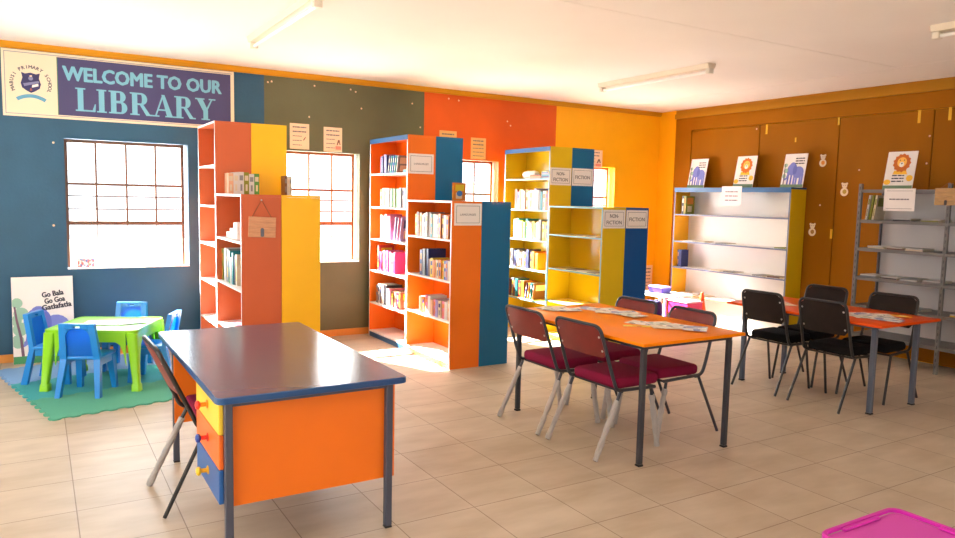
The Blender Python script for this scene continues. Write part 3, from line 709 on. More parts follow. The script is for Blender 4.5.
book_row(U3, 7.66, 7.08, 0.77, 0.19, 0.235, 0.2, ['grey', 'navy', 'grey', 'brown', 'white', 'lavender', 'navy', 'dark', 'orange', 'orange'], 'on fourth shelf of tall mustard bookcase', g)
book_row(U3, 7.68, 7.36, 0.40, 0.20, 0.25, 0.2, ['dark', 'grey', 'brown', 'teal', 'red', 'orange'], 'on fifth shelf of tall mustard bookcase', g)
for i, c in enumerate(['navy', 'orange', 'teal', 'brown']):
    book_lean(U3+0.03+0.004*i, 7.30-0.045*i, 0.40, 0.02, 0.2, 0.2, c, 0.16, '%s book, %s of four leaning on the fifth mustard shelf' % (c, ORD[i]), g, 'white')
flat_book('magazine', U3+0.15, 7.3, 0.07, 0.2, 0.3, 0.02, 'white', 0.05, 'white magazine pile at the foot of the tall mustard bookcase', 'magazine')
for k, y in enumerate((6.1, 6.3)): flat_book('booklet', U3+0.13, y, 1.22, 0.18, 0.14, 0.01, 'cream', 0.1*k, '%s cream booklet lying on the upper shelf of low mustard bookcase' % ['right', 'left'][k], 'booklet', 'booklets in the low mustard bookcase')
for k, y in enumerate((6.08, 6.26, 6.45)): flat_book('booklet', U3+0.13, y, 0.83, 0.19, 0.15, 0.008, ['grey', 'white', 'grey'][k], 0.12*k, '%s booklet lying on the middle shelf of low mustard bookcase' % ['right grey', 'central white', 'left grey'][k], 'booklet', 'booklets in the low mustard bookcase')

# ------------------------------------------------------------------ right wall: display shelf
XS, YS0, YS1, HS = 7.60, 5.48, 7.31, 1.82
ds = empty('display_shelf', (XS, YS0, 0), label='wide yellow and white display shelf with blue top edge on timber wall', cat='shelf')
SLATE = mat('slate_blue_edging', (112, 122, 150), 0.4); Dd = 7.885-XS; Wd = YS1-YS0; t = 0.02
MB(OLIVE).box(0, Dd, 0, t, 0, HS-t-0.0005, OLIVE, {'-x': SLATE}).build('side_panel', ds, smooth=False)
MB(mat('amber_laminate', (252, 178, 12), 0.42)).box(0, Dd, Wd-t, Wd, 0, HS-t-0.0005, None, {'-x': SLATE}).build('side_panel', ds, smooth=False)
MB(NAVYB).box(0, Dd, 0, Wd, HS-t, HS).build('top_panel', ds, smooth=False)
MB(EDGEB).box(-0.004, 0, 0, Wd, HS-0.06, HS).build('top_edging', ds, smooth=False)
MB(WHITE).box(Dd-0.006, Dd, t+0.0005, Wd-t-0.0005, 0, HS-t-0.0005).build('back_panel', ds, smooth=False)
for z in (0.36, 0.73, 1.09, 1.46): MB(WHITE).box(0.002, Dd-0.0065, t+0.0005, Wd-t-0.0005, z-0.018, z, WHITE, {'-x': SLATE if z > 0.5 else mat('amber_edging', (230, 170, 90), 0.4)}).build('shelf', ds, smooth=False)
MB(WHITE).box(0.10, 0.115, t+0.0005, Wd-t-0.0005, 0, 0.34).build('kickboard', ds, smooth=False)
book_row(XS, 7.20, 7.12, 1.46, 0.24, 0.25, 0.18, ['dark', 'olive'], 'on top shelf of wide display shelf', 'books on the display shelf', setback=0.02)
book_row(XS, 7.24, 7.16, 0.73, 0.235, 0.24, 0.15, ['dark', 'navy'], 'on third shelf of wide display shelf', 'books on the display shelf', setback=0.02)
FB = [(1.09, 7.05, 'white'), (1.09, 6.86, 'cream'), (1.09, 6.5, 'grey'), (1.09, 5.6, 'olive'), (0.73, 6.55, 'cream'), (0.73, 6.35, 'grey'), (0.73, 5.9, 'grey'), (0.73, 5.68, 'brown'), (0.36, 7.0, 'white'), (0.36, 6.8, 'cream')]
PLACE = ['far left of the second shelf', 'left of the second shelf', 'middle of the second shelf', 'right end of the second shelf', 'left of the third shelf', 'middle of the third shelf', 'right of the third shelf', 'right end of the third shelf', 'left of the lowest shelf', 'middle of the lowest shelf']
for k, (z, y, c) in enumerate(FB):
    flat_book('booklet', XS+0.13, y, z, 0.2, 0.17, 0.012, c, rng.uniform(-.15, .15), '%s booklet lying at %s of wide display shelf' % (c, PLACE[k]), 'booklet', 'booklets on the display shelf')

# posters standing on the shelves
def stand_poster(x, y_c, z, W, H, kind, label):
    o = empty('standing_poster', (x, y_c + W/2, z+0.0012), label=label, cat='poster', rot=(math.radians(-11), 0, -PI/2))
    o.rotation_mode = 'XYZ'
    MB(PAPER).box(0, W, 0, 0.006, 0, H).build('board', o, smooth=False)
    p = MB(PAPER)
    if kind == 'elephant':
        elephant(p, W, H, 0, 0.25)
        for a in (ell(.10, .66, .08, .06), ell(.14, .50, .10, .07), ell(.1, .34, .08, .07)): p.prism([(W*u, H*v) for u, v in a], -0.002, -0.0024, 'xz', TREEG)
        p.prism([(W*u, H*v) for u, v in band([(.12, .08), (.10, .4), (.06, .7)], .05, .03)], -0.0025, -0.0029, 'xz', TRUNK)
        p.box(0.0005, W-0.0005, -0.0036, -0.003, 0.0005, H*0.09, mat('poster_dull_green', (110, 140, 110), 0.5))
        z0 = 0.86; x0 = 0.5
    else:
        MAN = mat('lion_mane', (206, 104, 16), 0.5); FACE = mat('lion_face', (248, 190, 80), 0.5); MZ = mat('lion_muzzle', (244, 236, 226), 0.5); PAWY = mat('lion_yellow', (244, 186, 40), 0.5)
        n = 26
        p.prism([(W*(.52 + (.29 + .02*(-1)**i)*math.cos(2*PI*i/n)), H*(.70 + (.235 + .016*(-1)**i)*math.sin(2*PI*i/n))) for i in range(n)], 0, -0.0006, 'xz', MAN)
        p.prism([(W*u, H*v) for u, v in ell(.52, .72, .16, .13)], -0.0007, -0.0012, 'xz', FACE)
        p.prism([(W*u, H*v) for u, v in ell(.52, .66, .08, .07)], -0.0013, -0.0017, 'xz', MZ)
        p.prism([(W*u, H*v) for u, v in [(.48, .70), (.56, .70), (.52, .66)]], -0.0018, -0.0021, 'xz', INKD)
        for s_ in (-1, 1): p.prism([(W*u, H*v) for u, v in ell(.52+s_*.07, .77, .018, .016, 8)], -0.0018, -0.0021, 'xz', INKD)
        p.prism([(W*u, H*v) for u, v in [(.30, .50), (.70, .52), (.78, .36), (.24, .34)]], 0, -0.0005, 'xz', PAWY)
        for a in (ell(.12, .20, .12, .07), ell(.86, .30, .11, .08)): p.prism([(min(W-.001, max(.001, W*u)), H*v) for u, v in a], -0.0013, -0.0017, 'xz', PAWY)
        p.box(W*.22, W*.76, -0.0013, -0.0008, H*.18, H*.40, PAPER)
        p.box(0.0005, W-0.0005, -0.0036, -0.003, 0.0005, H*0.11, mat('poster_dull_green', (110, 140, 110), 0.5))
        z0 = 0.37; x0 = 0.26
    p.build('%s_picture' % kind, o, smooth=False)
    s = MB(INKD)
    for k in range(3): strokes(s, W*x0, W*(x0+0.42), H*(z0-0.075*k), H*0.032, -0.0018, INKD, 2)
    s.build('print', o, smooth=False)
stand_poster(7.72, 7.06, HS, 0.29, 0.40, 'elephant', 'leftmost elephant poster standing on the display shelf nearest the corner')
stand_poster(7.72, 6.28, HS, 0.30, 0.41, 'lion', 'lion poster standing on the display shelf between two elephant posters')
stand_poster(7.72, 5.575, HS, 0.30, 0.41, 'elephant', 'elephant poster standing at the right end of the display shelf')
# paper sign hanging from the display shelf's top edge
def shelf_sign(x, y0, y1, z0, z1, pm, label, border=False):
    W = y1-y0; H = z1-z0
    o = empty('paper_sign', (x, y1, z0), -PI/2, label, 'sign')
    MB(pm).box(0, W, -0.0014, 0, 0, H).build('paper', o, smooth=False)
    s = MB(INK)
    for k in range(1 if border else 3): strokes(s, W*0.18, W*0.82, H*(0.52 if border else 0.72-0.22*k), H*0.055, -0.0014, INK, 3)
    if border:
        for a in ((.08, .92, .10, .115), (.08, .92, .885, .90)): s.box(W*a[0], W*a[1], -0.002, -0.0014, H*a[2], H*a[3])
    s.build('print', o, smooth=False)
shelf_sign(XS-0.0055, 6.18, 6.49, 1.59, 1.835, PINKPAPER, 'pale pink paper sign hanging from the blue edge of display shelf')

# stickers on the timber wall
def sticker(x, y, z, h, label, tint):
    o = empty('wall_sticker', (x, y, z), -PI/2, label, 'sticker')
    a = MB(mat('sticker_cream', (244, 224, 196), 0.5)); c = mat(tint[0], tint[1], 0.5)
    P = lambda q: [(h*u, h*v) for u, v in q]
    a.prism(P(ell(0, .28, .20, .19)), 0, -0.0012, 'xz')
    for s_ in (-1, 1): a.prism(P(ell(s_*.17, .43, .085, .085, 10)), -0.0002, -0.0013, 'xz')
    a.prism(P(ell(0, -.16, .30, .30)), -0.0003, -0.0014, 'xz')
    a.build('body', o, smooth=False)
    b_ = MB(c); b_.prism(P(ell(0.02, -.14, .15, .16)), -0.0015, -0.002, 'xz')
    for s_ in (-1, 1): b_.prism(P(ell(s_*.07, .31, .025, .025, 8)), -0.0015, -0.002, 'xz', INKD)
    b_.build('patch', o, smooth=False)
sticker(XB-0.0312, 5.30, 2.135, 0.15, 'cream cut-out sticker highest on the timber wall between the shelves', ('sticker_orange', (236, 150, 50)))
sticker(XB-0.0312, 5.01, 1.80, 0.16, 'cream cut-out sticker nearest the grey metal shelving', ('sticker_olive', (190, 160, 60)))
sticker(XB-0.0312, 5.38, 1.325, 0.16, 'cream cut-out sticker lowest on timber wall beside the display shelf', ('sticker_tan', (180, 130, 60)))

# ------------------------------------------------------------------ grey metal shelving
mx0, mx1 = 7.43, 7.86; my0, my1, mym = 2.74, 4.535, 3.655
ms = empty('metal_shelving', (mx0, my0, 0), label='grey slotted metal shelving unit along the timber wall at right', cat='shelving')
SLOT = mat('post_slot', (70, 68, 68), 0.6)
Lm = my1-my0; Dm = mx1-mx0
for yy_ in (0.0, mym-my0, Lm):
    for xx_ in (0.0, Dm):
        s = MB(STEELG if xx_ == 0 else mat('shelving_rear_post', (84, 84, 88), 0.45))
        y0_ = yy_-0.015; sgn = 1 if xx_ == 0 else -1
        s.box(xx_-0.001, xx_+0.001, y0_, y0_+0.032, 0, 1.85)
        s.box(min(xx_+0.001*sgn, xx_+0.03*sgn), max(xx_+0.001*sgn, xx_+0.03*sgn), y0_, y0_+0.002, 0, 1.85)
        for k in range(28): s.box(xx_-0.0022 if xx_ == 0 else xx_-0.003, xx_-0.0011 if xx_ == 0 else xx_-0.0012, y0_+0.012, y0_+0.02, 0.06+k*0.064, 0.09+k*0.064, SLOT)
        s.build('post', ms, smooth=False)
for z in (0.27, 0.575, 0.875, 1.18, 1.475, 1.79):
    s = MB(STEELG); s.box(0.003, Dm-0.004, -0.01, Lm+0.01, z-0.002, z); s.box(0.003, 0.0045, -0.01, Lm+0.01, z-0.033, z-0.002); s.box(Dm-0.0055, Dm-0.004, -0.01, Lm+0.01, z-0.033, z-0.002); s.build('shelf', ms, smooth=False)
MB(mat('pale_grey_board', (196, 190, 188), 0.6)).box(Dm+0.004, Dm+0.01, -0.02, Lm+0.02, 0.24, 1.76).build('back_panel', ms, smooth=False)
stand_poster(mx0+0.14, 4.235, 1.79, 0.30, 0.40, 'lion', 'lion poster standing on top of the grey metal shelving')
shelf_sign(mx0-0.004, 3.965, 4.275, 1.575, 1.80, PAPER, 'white paper sign hanging from the top of grey metal shelving', True)
o = empty('wooden_plaque', (mx0-0.0023, 3.778, 1.64), -PI/2, 'tan wooden plaque hung on the grey shelving post at right edge', 'plaque')
s = MB(mat('tan_plaque_wood', (190, 150, 100), 0.7, noise=0.15, nscale=5, stretch=(3, 1, 24)))
for k in range(4): s.rbox(0, 0.24, -0.012, 0, k*0.041, k*0.041+0.04, 0.002, 1)
s.build('board', o)
MB(mat('plaque_tag', (80, 74, 70), 0.6)).prism(rrect(0.09, 0.115, 0.0, 0.05, 0.01), -0.0125, -0.0145, 'xz').build('figure', o, smooth=False)
MB(TWINE).tube([(0.05, -0.006, 0.165), (0.12, -0.004, 0.22), (0.19, -0.006, 0.165)], 0.003, 6).build('string', o)
g = 'books on the grey metal shelving'
for k, c in enumerate(['white', 'olive', 'cream']):
    book_lean(mx0+0.03, 4.46-0.035*k, 1.475, 0.022, 0.255, 0.19, c, 0.12, '%s book, %s of three leaning on top metal shelf' % (c, ORD[k]), g, 'olive')
DEF = [(1.475, 4.12, 'dark', 'on the top metal shelf below the white sign'), (1.475, 3.83, 'olive', 'on the top metal shelf below tan plaque'), (1.18, 4.36, 'cream', 'at left of the second metal shelf'), (1.18, 4.16, 'brown', 'in the middle of the second metal shelf'), (1.18, 3.97, 'cream', 'right of the brown one on second metal shelf'), (0.875, 4.42, 'grey', 'at far left of the third metal shelf'), (0.875, 4.2, 'dark', 'in the left half of the third metal shelf'), (0.875, 4.0, 'white', 'in the middle of the third metal shelf'), (0.875, 3.78, 'grey', 'at right of the third metal shelf'), (0.575, 3.95, 'white', 'on the fourth metal shelf behind the black chair'), (0.575, 3.50, 'yellow', 'on the fourth metal shelf at right edge'), (1.18, 3.5, 'brown', 'on the second metal shelf at right edge')]
for z, y, c, w in DEF:
    for k in range(2):
        cc = [c, 'white' if c != 'white' else 'grey'][k]
        flat_book('magazine', mx0+0.16+0.01*k, y, z+0.0125*k, 0.22, 0.17, 0.011, cc, rng.uniform(-.12, .12), '%s magazine, %s of two lying %s' % (cc, ['lower', 'upper'][k], w), 'magazine', 'magazines on the grey metal shelving')

# ------------------------------------------------------------------ tables
def table(name, label, x0, x1, y0, y1, z, topm, legm, inset=0.03, lw=0.035):
    cx_, cy_ = (x0+x1)/2, (y0+y1)/2; W, L = (x1-x0)/2, (y1-y0)/2
    o = empty(name, (cx_, cy_, 0), label=label, cat='table')
    s = MB(topm); s.rbox(-W, W, -L, L, z-0.022, z, 0.006, 2); s.build('tabletop', o)
    s = MB(legm); a = inset+0.004; zz = z-0.0225
    for q in ((-W+a, W-a, -L+a, -L+a+0.025), (-W+a, W-a, L-a-0.025, L-a), (-W+a, -W+a+0.025, -L+a+0.025, L-a-0.025), (W-a-0.025, W-a, -L+a+0.025, L-a-0.025)): s.box(q[0], q[1], q[2], q[3], zz-0.028, zz)
    s.build('apron_frame', o, smooth=False)
    for sx in (-1, 1):
        for sy in (-1, 1):
            s = MB(legm); lx, ly = sx*(W-inset-lw/2), sy*(L-inset-lw/2)
            s.rbox(lx-lw/2, lx+lw/2, ly-lw/2, ly+lw/2, 0.012, zz-0.0285, 0.006, 1)
            f = s.build('leg', o)
            MB(mat('rubber_foot', (34, 32, 32), 0.7)).rbox(lx-lw/2-0.002, lx+lw/2+0.002, ly-lw/2-0.002, ly+lw/2+0.002, 0, 0.0118, 0.003, 1).build('rubber_foot', f)
    return o
table('reading_table', 'bright orange reading table with maroon chairs and dark legs', 3.035, 3.935, 3.105, 4.57, 0.775, TABORANGE, STEELD, 0.055)
table('reading_table', 'red-orange reading table with black chairs and blue-grey legs', 5.392, 6.225, 3.045, 4.49, 0.722, TABRED, POSTG, 0.10, 0.04)

def make_chair(name, fabric, board, steel, wraps, sd, hw=0.215, zt=0.835, lean=0.125, zb=0.60):
    o = empty(name)
    fr = MB(steel)
    path = [(sd-0.03, -hw+0.01, 0.41), (0.0, -hw, 0.425), (-0.03, -hw, 0.50), (-lean, -hw+0.01, zt), (-lean, hw-0.01, zt), (-0.03, hw, 0.50), (0.0, hw, 0.425), (sd-0.03, hw-0.01, 0.41)]
    fr.tube(fillet(path, 0.055, 5), 0.0115, 8)
    fr.tube([(sd-0.03, -hw+0.01, 0.41), (sd-0.03, hw-0.01, 0.41)], 0.009, 8); fr.tube([(0.05, -hw, 0.412), (0.05, hw, 0.412)], 0.008, 8)
    fr.build('frame', o)
    s = MB(fabric); s.rbox(0.012, sd+0.012, -hw+0.013, hw-0.013, 0.4235, 0.496, 0.028, 4); s.build('seat', o)
    # curved backrest board between the uprights
    bk_ = MB(board); nu, nv = 12, 8; z0, z1 = zb, zt-0.007; hb = hw-0.017
    fa, ba = [], []
    for j in range(nv+1):
        v = j/nv; z = z0+(z1-z0)*v
        edge = 0.045; dz = max(0, z-(z1-edge)); wv = hb - (edge - math.sqrt(max(0, edge*edge-dz*dz)))
        dz2 = max(0, (z0+0.025)-z); wv -= 0.025 - math.sqrt(max(0, 0.025**2-dz2**2))
        xl = -0.03 - (lean-0.03)*(z-0.50)/(zt-0.5)
        ra, rb = [], []
        for i in range(nu+1):
            y = wv*(2*i/nu-1); bow = -0.016*(1-(y/hb)**2)
            ra.append(bk_.bm.verts.new((xl+bow+0.006, y, z))); rb.append(bk_.bm.verts.new((xl+bow-0.006, y, z)))
        fa.append(ra); ba.append(rb)
    for j in range(nv):
        for i in range(nu):
            bk_.bm.faces.new((fa[j][i], fa[j][i+1], fa[j+1][i+1], fa[j+1][i])); bk_.bm.faces.new((ba[j][i], ba[j+1][i], ba[j+1][i+1], ba[j][i+1]))
    for j in range(nv):
        bk_.bm.faces.new((fa[j][0], fa[j+1][0], ba[j+1][0], ba[j][0])); bk_.bm.faces.new((fa[j][nu], ba[j][nu], ba[j+1][nu], fa[j+1][nu]))
    for i in range(nu):
        bk_.bm.faces.new((fa[0][i], ba[0][i], ba[0][i+1], fa[0][i+1])); bk_.bm.faces.new((fa[nv][i], fa[nv][i+1], ba[nv][i+1], ba[nv][i]))
    br_ = bk_.build('backrest', o)
    for sy in (-1, 1):
        for z in (zb+0.045, zt-0.07):
            x = -0.03 - (lean-0.03)*(z-0.50)/(zt-0.5)
            MB(RIVET).lathe([(0.009, -0.018), (0.007, -0.0215), (0.003, -0.023)], (x+0.0105, sy*(hw-0.033), z), 'x', 8).build('rivet', br_)
    legs = {}
    for key, sy, a, b_ in (('rear', -1, (0.03, 0.412), (-0.17, 0.0)), ('rear', 1, (0.03, 0.412), (-0.17, 0.0)), ('front', -1, (sd-0.06, 0.405), (sd+0.015, 0.0)), ('front', 1, (sd-0.06, 0.405), (sd+0.015, 0.0))):
        yy2 = sy*(hw+0.002) if key == 'rear' else sy*(hw-0.016)
        yb = sy*(hw+0.012) if key == 'rear' else sy*(hw-0.010)
        A = Vector((a[0], yy2, a[1])); B = Vector((b_[0], yb, 0.004))
        l = MB(steel); l.tube([A, B], 0.0105, 8); lo = l.build('leg', o)
        if wraps.get(key, False) is True or (wraps.get(key) and sy in wraps[key]):
            w = MB(WRAP); n = 14; f0 = 0.12
            pts = [A.lerp(B, f0 + (0.995-f0)*i/n) for i in range(n+1)]
            rr = random.Random(int(sy*3+len(key)))
            w.tube(pts, 0.016, 9, radii=[0.0155+rr.uniform(0, 0.006) for _ in pts]); w.build('plastic_wrap', lo)
    return o
def place(o, x, y, rz, label, cat, group):
    o.location = (x, y, 0); o.rotation_euler.z = rz; return tag(o, label, cat, group)
mar = make_chair('stacking_chair', MAROONF, MAROONB, STEELD, {'rear': True, 'front': True}, 0.375, 0.228, 0.84, 0.15, 0.635)
blk = make_chair('stacking_chair', BLACKF, BLACKB, STEELB, {}, 0.325, 0.208, 0.86, 0.125, 0.60)
g = 'maroon chairs at the orange table'
place(mar, 3.075, 3.60, 0.02, 'maroon chair with wrapped legs nearest the camera at orange table', 'chair', g)
place(copy_tree(mar), 3.06, 4.18, 0.01, 'maroon chair with wrapped legs nearest the teal bookcase at orange table', 'chair', g)
mb_ = make_chair('stacking_chair', MAROONF, MAROONB, STEELD, {'front': True}, 0.375, 0.222, 0.838, 0.13, 0.635)
place(mb_, 3.925, 3.665, PI-0.02, 'maroon chair across the orange table, nearer the black chairs', 'chair', g)
place(copy_tree(mb_), 3.925, 4.235, PI+0.02, 'maroon chair across the orange table, nearer the bookcases', 'chair', g)
g = 'black chairs at the red-orange table'
place(blk, 5.445, 3.50, 0.03, 'black chair at front of red-orange table, nearest the camera', 'chair', g)
place(copy_tree(blk), 5.45, 4.07, 0.02, 'black chair at red-orange table closest to the orange table', 'chair', g)
place(copy_tree(blk), 6.185, 3.47, PI+0.06, 'black chair across red-orange table in front of metal shelving', 'chair', g)
place(copy_tree(blk), 6.172, 4.09, PI+0.02, 'black chair across the red-orange table against the timber wall', 'chair', g)

# leaflets and newspapers on the tables
PR = [print_mat('newsprint_grey', [(236,230,226),(230,224,220),(150,152,160),(238,232,228),(224,214,204)], 22), print_mat('newsprint_blue', [(226,222,222),(140,150,190),(236,232,230),(200,202,212),(232,226,220)], 18),
      print_mat('newsprint_tan', [(232,216,190),(236,226,206),(200,180,150),(238,230,214),(226,212,190)], 20), print_mat('comic_yellow', [(250,206,40),(248,214,90),(240,150,40),(250,230,160)], 20), print_mat('newsprint_green', [(206,212,196),(224,224,212),(150,170,160),(234,230,220)], 20)]
def sheet(x, y, z, lx, ly, rz, k, label, group, curl=0.0007):
    m = MB(PR[k]); n = 6; top, bot = [], []
    for i in range(n+1):
        u = -lx/2+lx*i/n; zz = curl*(2*i/n-1)**2
        top.append([m.bm.verts.new((u, -ly/2, zz+0.0012)), m.bm.verts.new((u, ly/2, zz+0.0012))]); bot.append([m.bm.verts.new((u, -ly/2, zz)), m.bm.verts.new((u, ly/2, zz))])
    for i in range(n):
        m.bm.faces.new((top[i][0], top[i+1][0], top[i+1][1], top[i][1])); m.bm.faces.new((bot[i][0], bot[i][1], bot[i+1][1], bot[i+1][0]))
        for q in (0, 1): m.bm.faces.new((top[i][q], top[i+1][q], bot[i+1][q], bot[i][q]))
    for i in (0, n): m.bm.faces.new((top[i][0], top[i][1], bot[i][1], bot[i][0]))
    o = m.build('leaflet', loc=(x, y, z), rotz=rz, smooth=False); return tag(o, label, 'leaflet', group)
KN = ['grey', 'blue', 'tan', 'yellow', 'green']
def heap(items, z, where, group):
    for i, (x, y, lx, ly, rz, k) in enumerate(items):
        sheet(x, y, z+0.0006+0.0020*i, lx, ly, rz, k, '%s printed leaflet, %s from the bottom of %s' % (KN[k], ORD[i], where), group)
heap([(3.36, 4.46, .15, .21, .2, 0), (3.43, 4.45, .15, .21, -.5, 2), (3.37, 4.40, .15, .2, .7, 4), (3.43, 4.34, .15, .2, 1.2, 0)], 0.775, 'left heap on orange table', 'leaflets in the left heap on the orange table')
heap([(3.66, 4.34, .15, .21, .3, 1), (3.73, 4.22, .15, .21, -.4, 0), (3.66, 4.13, .15, .2, .9, 2), (3.75, 4.05, .15, .2, 1.3, 1), (3.70, 3.93, .15, .2, .1, 4)], 0.775, 'middle heap on orange table', 'leaflets in the middle heap on the orange table')
heap([(3.56, 3.66, .15, .21, .4, 0), (3.65, 3.56, .15, .21, -.3, 4), (3.58, 3.46, .15, .2, 1.0, 2), (3.68, 3.42, .15, .2, .2, 0), (3.70, 3.32, .15, .2, -.9, 1)], 0.775, 'right heap on orange table', 'leaflets in the right heap on the orange table')
sheet(3.44, 3.58, 0.7756, 0.06, 0.2, 0.9, 3, 'yellow strip of paper beside right leaflet heap on orange table', None)
heap([(5.74, 4.24, .16, .22, .3, 1), (5.80, 4.32, .15, .21, 1.2, 0), (5.70, 4.12, .15, .21, -.4, 2)], 0.722, 'far heap on red-orange table', 'leaflets in the far heap on the red-orange table')
heap([(5.70, 3.50, .16, .22, .3, 0), (5.82, 3.44, .16, .22, -.4, 1), (5.70, 3.34, .16, .22, .9, 4), (5.78, 3.24, .15, .21, 1.3, 0), (5.68, 3.17, .15, .21, .2, 1), (5.86, 3.32, .15, .2, -.8, 0)], 0.722, 'near heap on red-orange table', 'leaflets in the near heap on the red-orange table')
sheet(6.02, 3.30, 0.7226, 0.10, 0.24, 0.5, 3, 'yellow leaflet at right end of the red-orange table', None)

# ------------------------------------------------------------------ desk
dx0, dx1, dy0, dy1, dz = 0.613, 1.49, 3.07, 4.76, 0.755
dk = empty('teacher_desk', ((dx0+dx1)/2, (dy0+dy1)/2, 0), label='orange teacher desk with dark glossy top and three coloured drawers', cat='desk')
ox, oy = (dx0+dx1)/2, (dy0+dy1)/2
W, L = (dx1-dx0)/2, (dy1-dy0)/2
s = MB(DESKTOP); s.prism(rrect(-W+.004, W-.004, -L+.004, L-.004, 0.03), dz-0.028, dz, 'xy'); s.build('desktop', dk)
s = MB(mat('blue_desk_edging', (36, 78, 128), 0.3, 0.5))
oo = rrect(-W, W, -L, L, 0.034); ii = rrect(-W+.0045, W-.0045, -L+.0045, L-.0045, 0.0295)
R_ = [[(x, y, z) for x, y in q] for q, z in ((ii, dz-0.03), (oo, dz-0.027), (oo, dz-0.003), (ii, dz+0.0006))]
s.loft(R_ + [R_[0]], cap=False); s.build('desk_edging', dk)
LEGM = mat('desk_steel', (70, 74, 90), 0.4)
lw = 0.034; yfar = 4.54-oy
for sx, sy in ((-1, -1), (1, -1), (-1, 1), (1, 1)):
    lx, ly = (0.676 if sx < 0 else 1.422) - ox, (-(L-0.075) if sy < 0 else yfar)
    s = MB(LEGM); s.rbox(lx-lw/2, lx+lw/2, ly-lw/2, ly+lw/2, 0.01, dz-0.031, 0.004, 1); f = s.build('leg', dk)
    MB(STEELB).rbox(lx-lw/2-0.001, lx+lw/2+0.001, ly-lw/2-0.001, ly+lw/2+0.001, 0, 0.0098, 0.003, 1).build('foot_cap', f)
for yr in (-(L-0.075), yfar): MB(LEGM).box(0.694-ox, 1.404-ox, yr-0.012, yr+0.012, dz-0.058, dz-0.0305).build('top_rail', dk, smooth=False)
yn = -(L-0.075) + lw/2 + 0.0008
for yy_ in (yn, yfar-lw/2-0.0168):
    MB(ORANGE).box(0.665-ox, 1.462-ox, yy_, yy_+0.016, 0.245, dz-0.031).build('end_panel', dk, smooth=False)
MB(ORANGE).box(1.4395-ox, 1.456-ox, yn+0.017, yfar-lw/2-0.018, 0.245, dz-0.031).build('modesty_panel', dk, smooth=False)
# drawer pedestal
s = MB(mat('pedestal_board', (120, 66, 30), 0.5)); ped0, ped1 = yn+0.0165, yn+0.51
s.box(0.675-ox, 1.10-ox, ped1-0.016, ped1, 0.25, dz-0.031); s.box(0.675-ox, 1.10-ox, ped0, ped1-0.016, 0.25, 0.266); s.build('pedestal', dk, smooth=False)
KN2 = {'red': mat('red_knob', (220, 50, 40), 0.3), 'orange': mat('orange_knob', (244, 140, 30), 0.3), 'blue': mat('blue_knob', (40, 70, 160), 0.3), 'yellow': mat('yellow_knob', (244, 200, 40), 0.3), 'gold': mat('gold_knob', (230, 170, 30), 0.3)}
DR = [('yellow', mat('yellow_drawer', (244, 206, 60), 0.35), 'yellow drawer', ('orange', 'red')), ('orange', mat('orange_drawer', (244, 110, 30), 0.35), 'orange drawer', ('red', 'blue')), ('blue', mat('blue_drawer', (36, 96, 168), 0.35), 'blue drawer', ('gold', 'yellow'))]
for i, (nm, m_, lab, kn) in enumerate(DR):
    z1 = dz-0.036-0.154*i; z0 = z1-0.150
    s = MB(m_); s.rbox(0.640-ox, 0.6605-ox, yn+0.002, ped1-0.004, z0, z1, 0.003, 1)
    s.box(0.6615-ox, 1.0-ox, ped0+0.01, ped1-0.03, z0+0.02, z0+0.11, mat('drawer_box', (160, 110, 70), 0.6))
    d_ = s.build('drawer', dk); d_['label'] = lab
    zk = (z0+z1)/2+0.005; yk = yn+0.235
    k_ = MB(KN2[kn[0]]); k_.lathe([(0.020, 0), (0.020, -0.004), (0.010, -0.007), (0.010, -0.030)], (0.6398-ox, yk, zk), 'x', 14)
    ko = k_.build('knob', d_); ko['label'] = kn[0] + ' knob base'
    k_ = MB(KN2[kn[1]]); k_.lathe([(0.010, -0.0302), (0.019, -0.036), (0.021, -0.043), (0.016, -0.051), (0.005, -0.054)], (0.6398-ox, yk, zk), 'x', 14)
    ko = k_.build('knob_head', d_); ko['label'] = kn[1] + ' knob head'
# desk chairs
dc = make_chair('stacking_chair', MAROONF, MAROONB, STEELB, {'rear': (1,)}, 0.345, 0.222, 0.84, 0.185)
place(dc, 0.66, 3.985, 0.03, 'maroon chair tucked in at the teacher desk beside the coloured drawers', 'chair', None)
# ------------------------------------------------------------------ play corner
# foam mat of interlocking tiles, turned a little
TSZ = 0.62; mo = Vector((0.05, 5.76, 0)); ma = math.radians(12.5)
def wave(n=10, amp=0.014):
    P = []
    for i in range(n):
        a, b_ = i/n, (i+1)/n; s_ = amp if i % 2 else -amp
        P += [(a + 0.12/n, s_*0.8), (a + 0.3/n, s_), (b_ - 0.3/n, s_), (b_ - 0.12/n, s_*0.8)]
    return P
WV = wave()
def tile(i, j, m_, label):
    e = 0.001; pts = []
    def side(p, d, nrm, sgn):
        for a, off in WV: pts.append((p[0]+d[0]*a*TSZ+nrm[0]*off*sgn, p[1]+d[1]*a*TSZ+nrm[1]*off*sgn))
    pts.append((e, e)); side((0, 0), (1, 0), (0, 1), 1); pts.append((TSZ-e, e))
    side((TSZ-e, 0), (0, 1), (1, 0), 1); pts.append((TSZ-e, TSZ-e))
    P = []
    for a, off in WV[::-1]: P.append((a*TSZ, TSZ-e*2+off))
    pts += P; pts.append((e, TSZ-e))
    P = []
    for a, off in WV[::-1]: P.append((e+off, a*TSZ))
    pts += P
    s_ = MB(m_); s_.prism(pts, 0.0005, 0.012, 'xy')
    o = s_.build('foam_mat_tile', smooth=False)
    c, sn = math.cos(ma), math.sin(ma)
    o.location = (mo.x + c*i*TSZ - sn*j*TSZ, mo.y + sn*i*TSZ + c*j*TSZ, 0); o.rotation_euler.z = ma
    return tag(o, label, 'floor mat', 'interlocking foam mat tiles in the play corner')
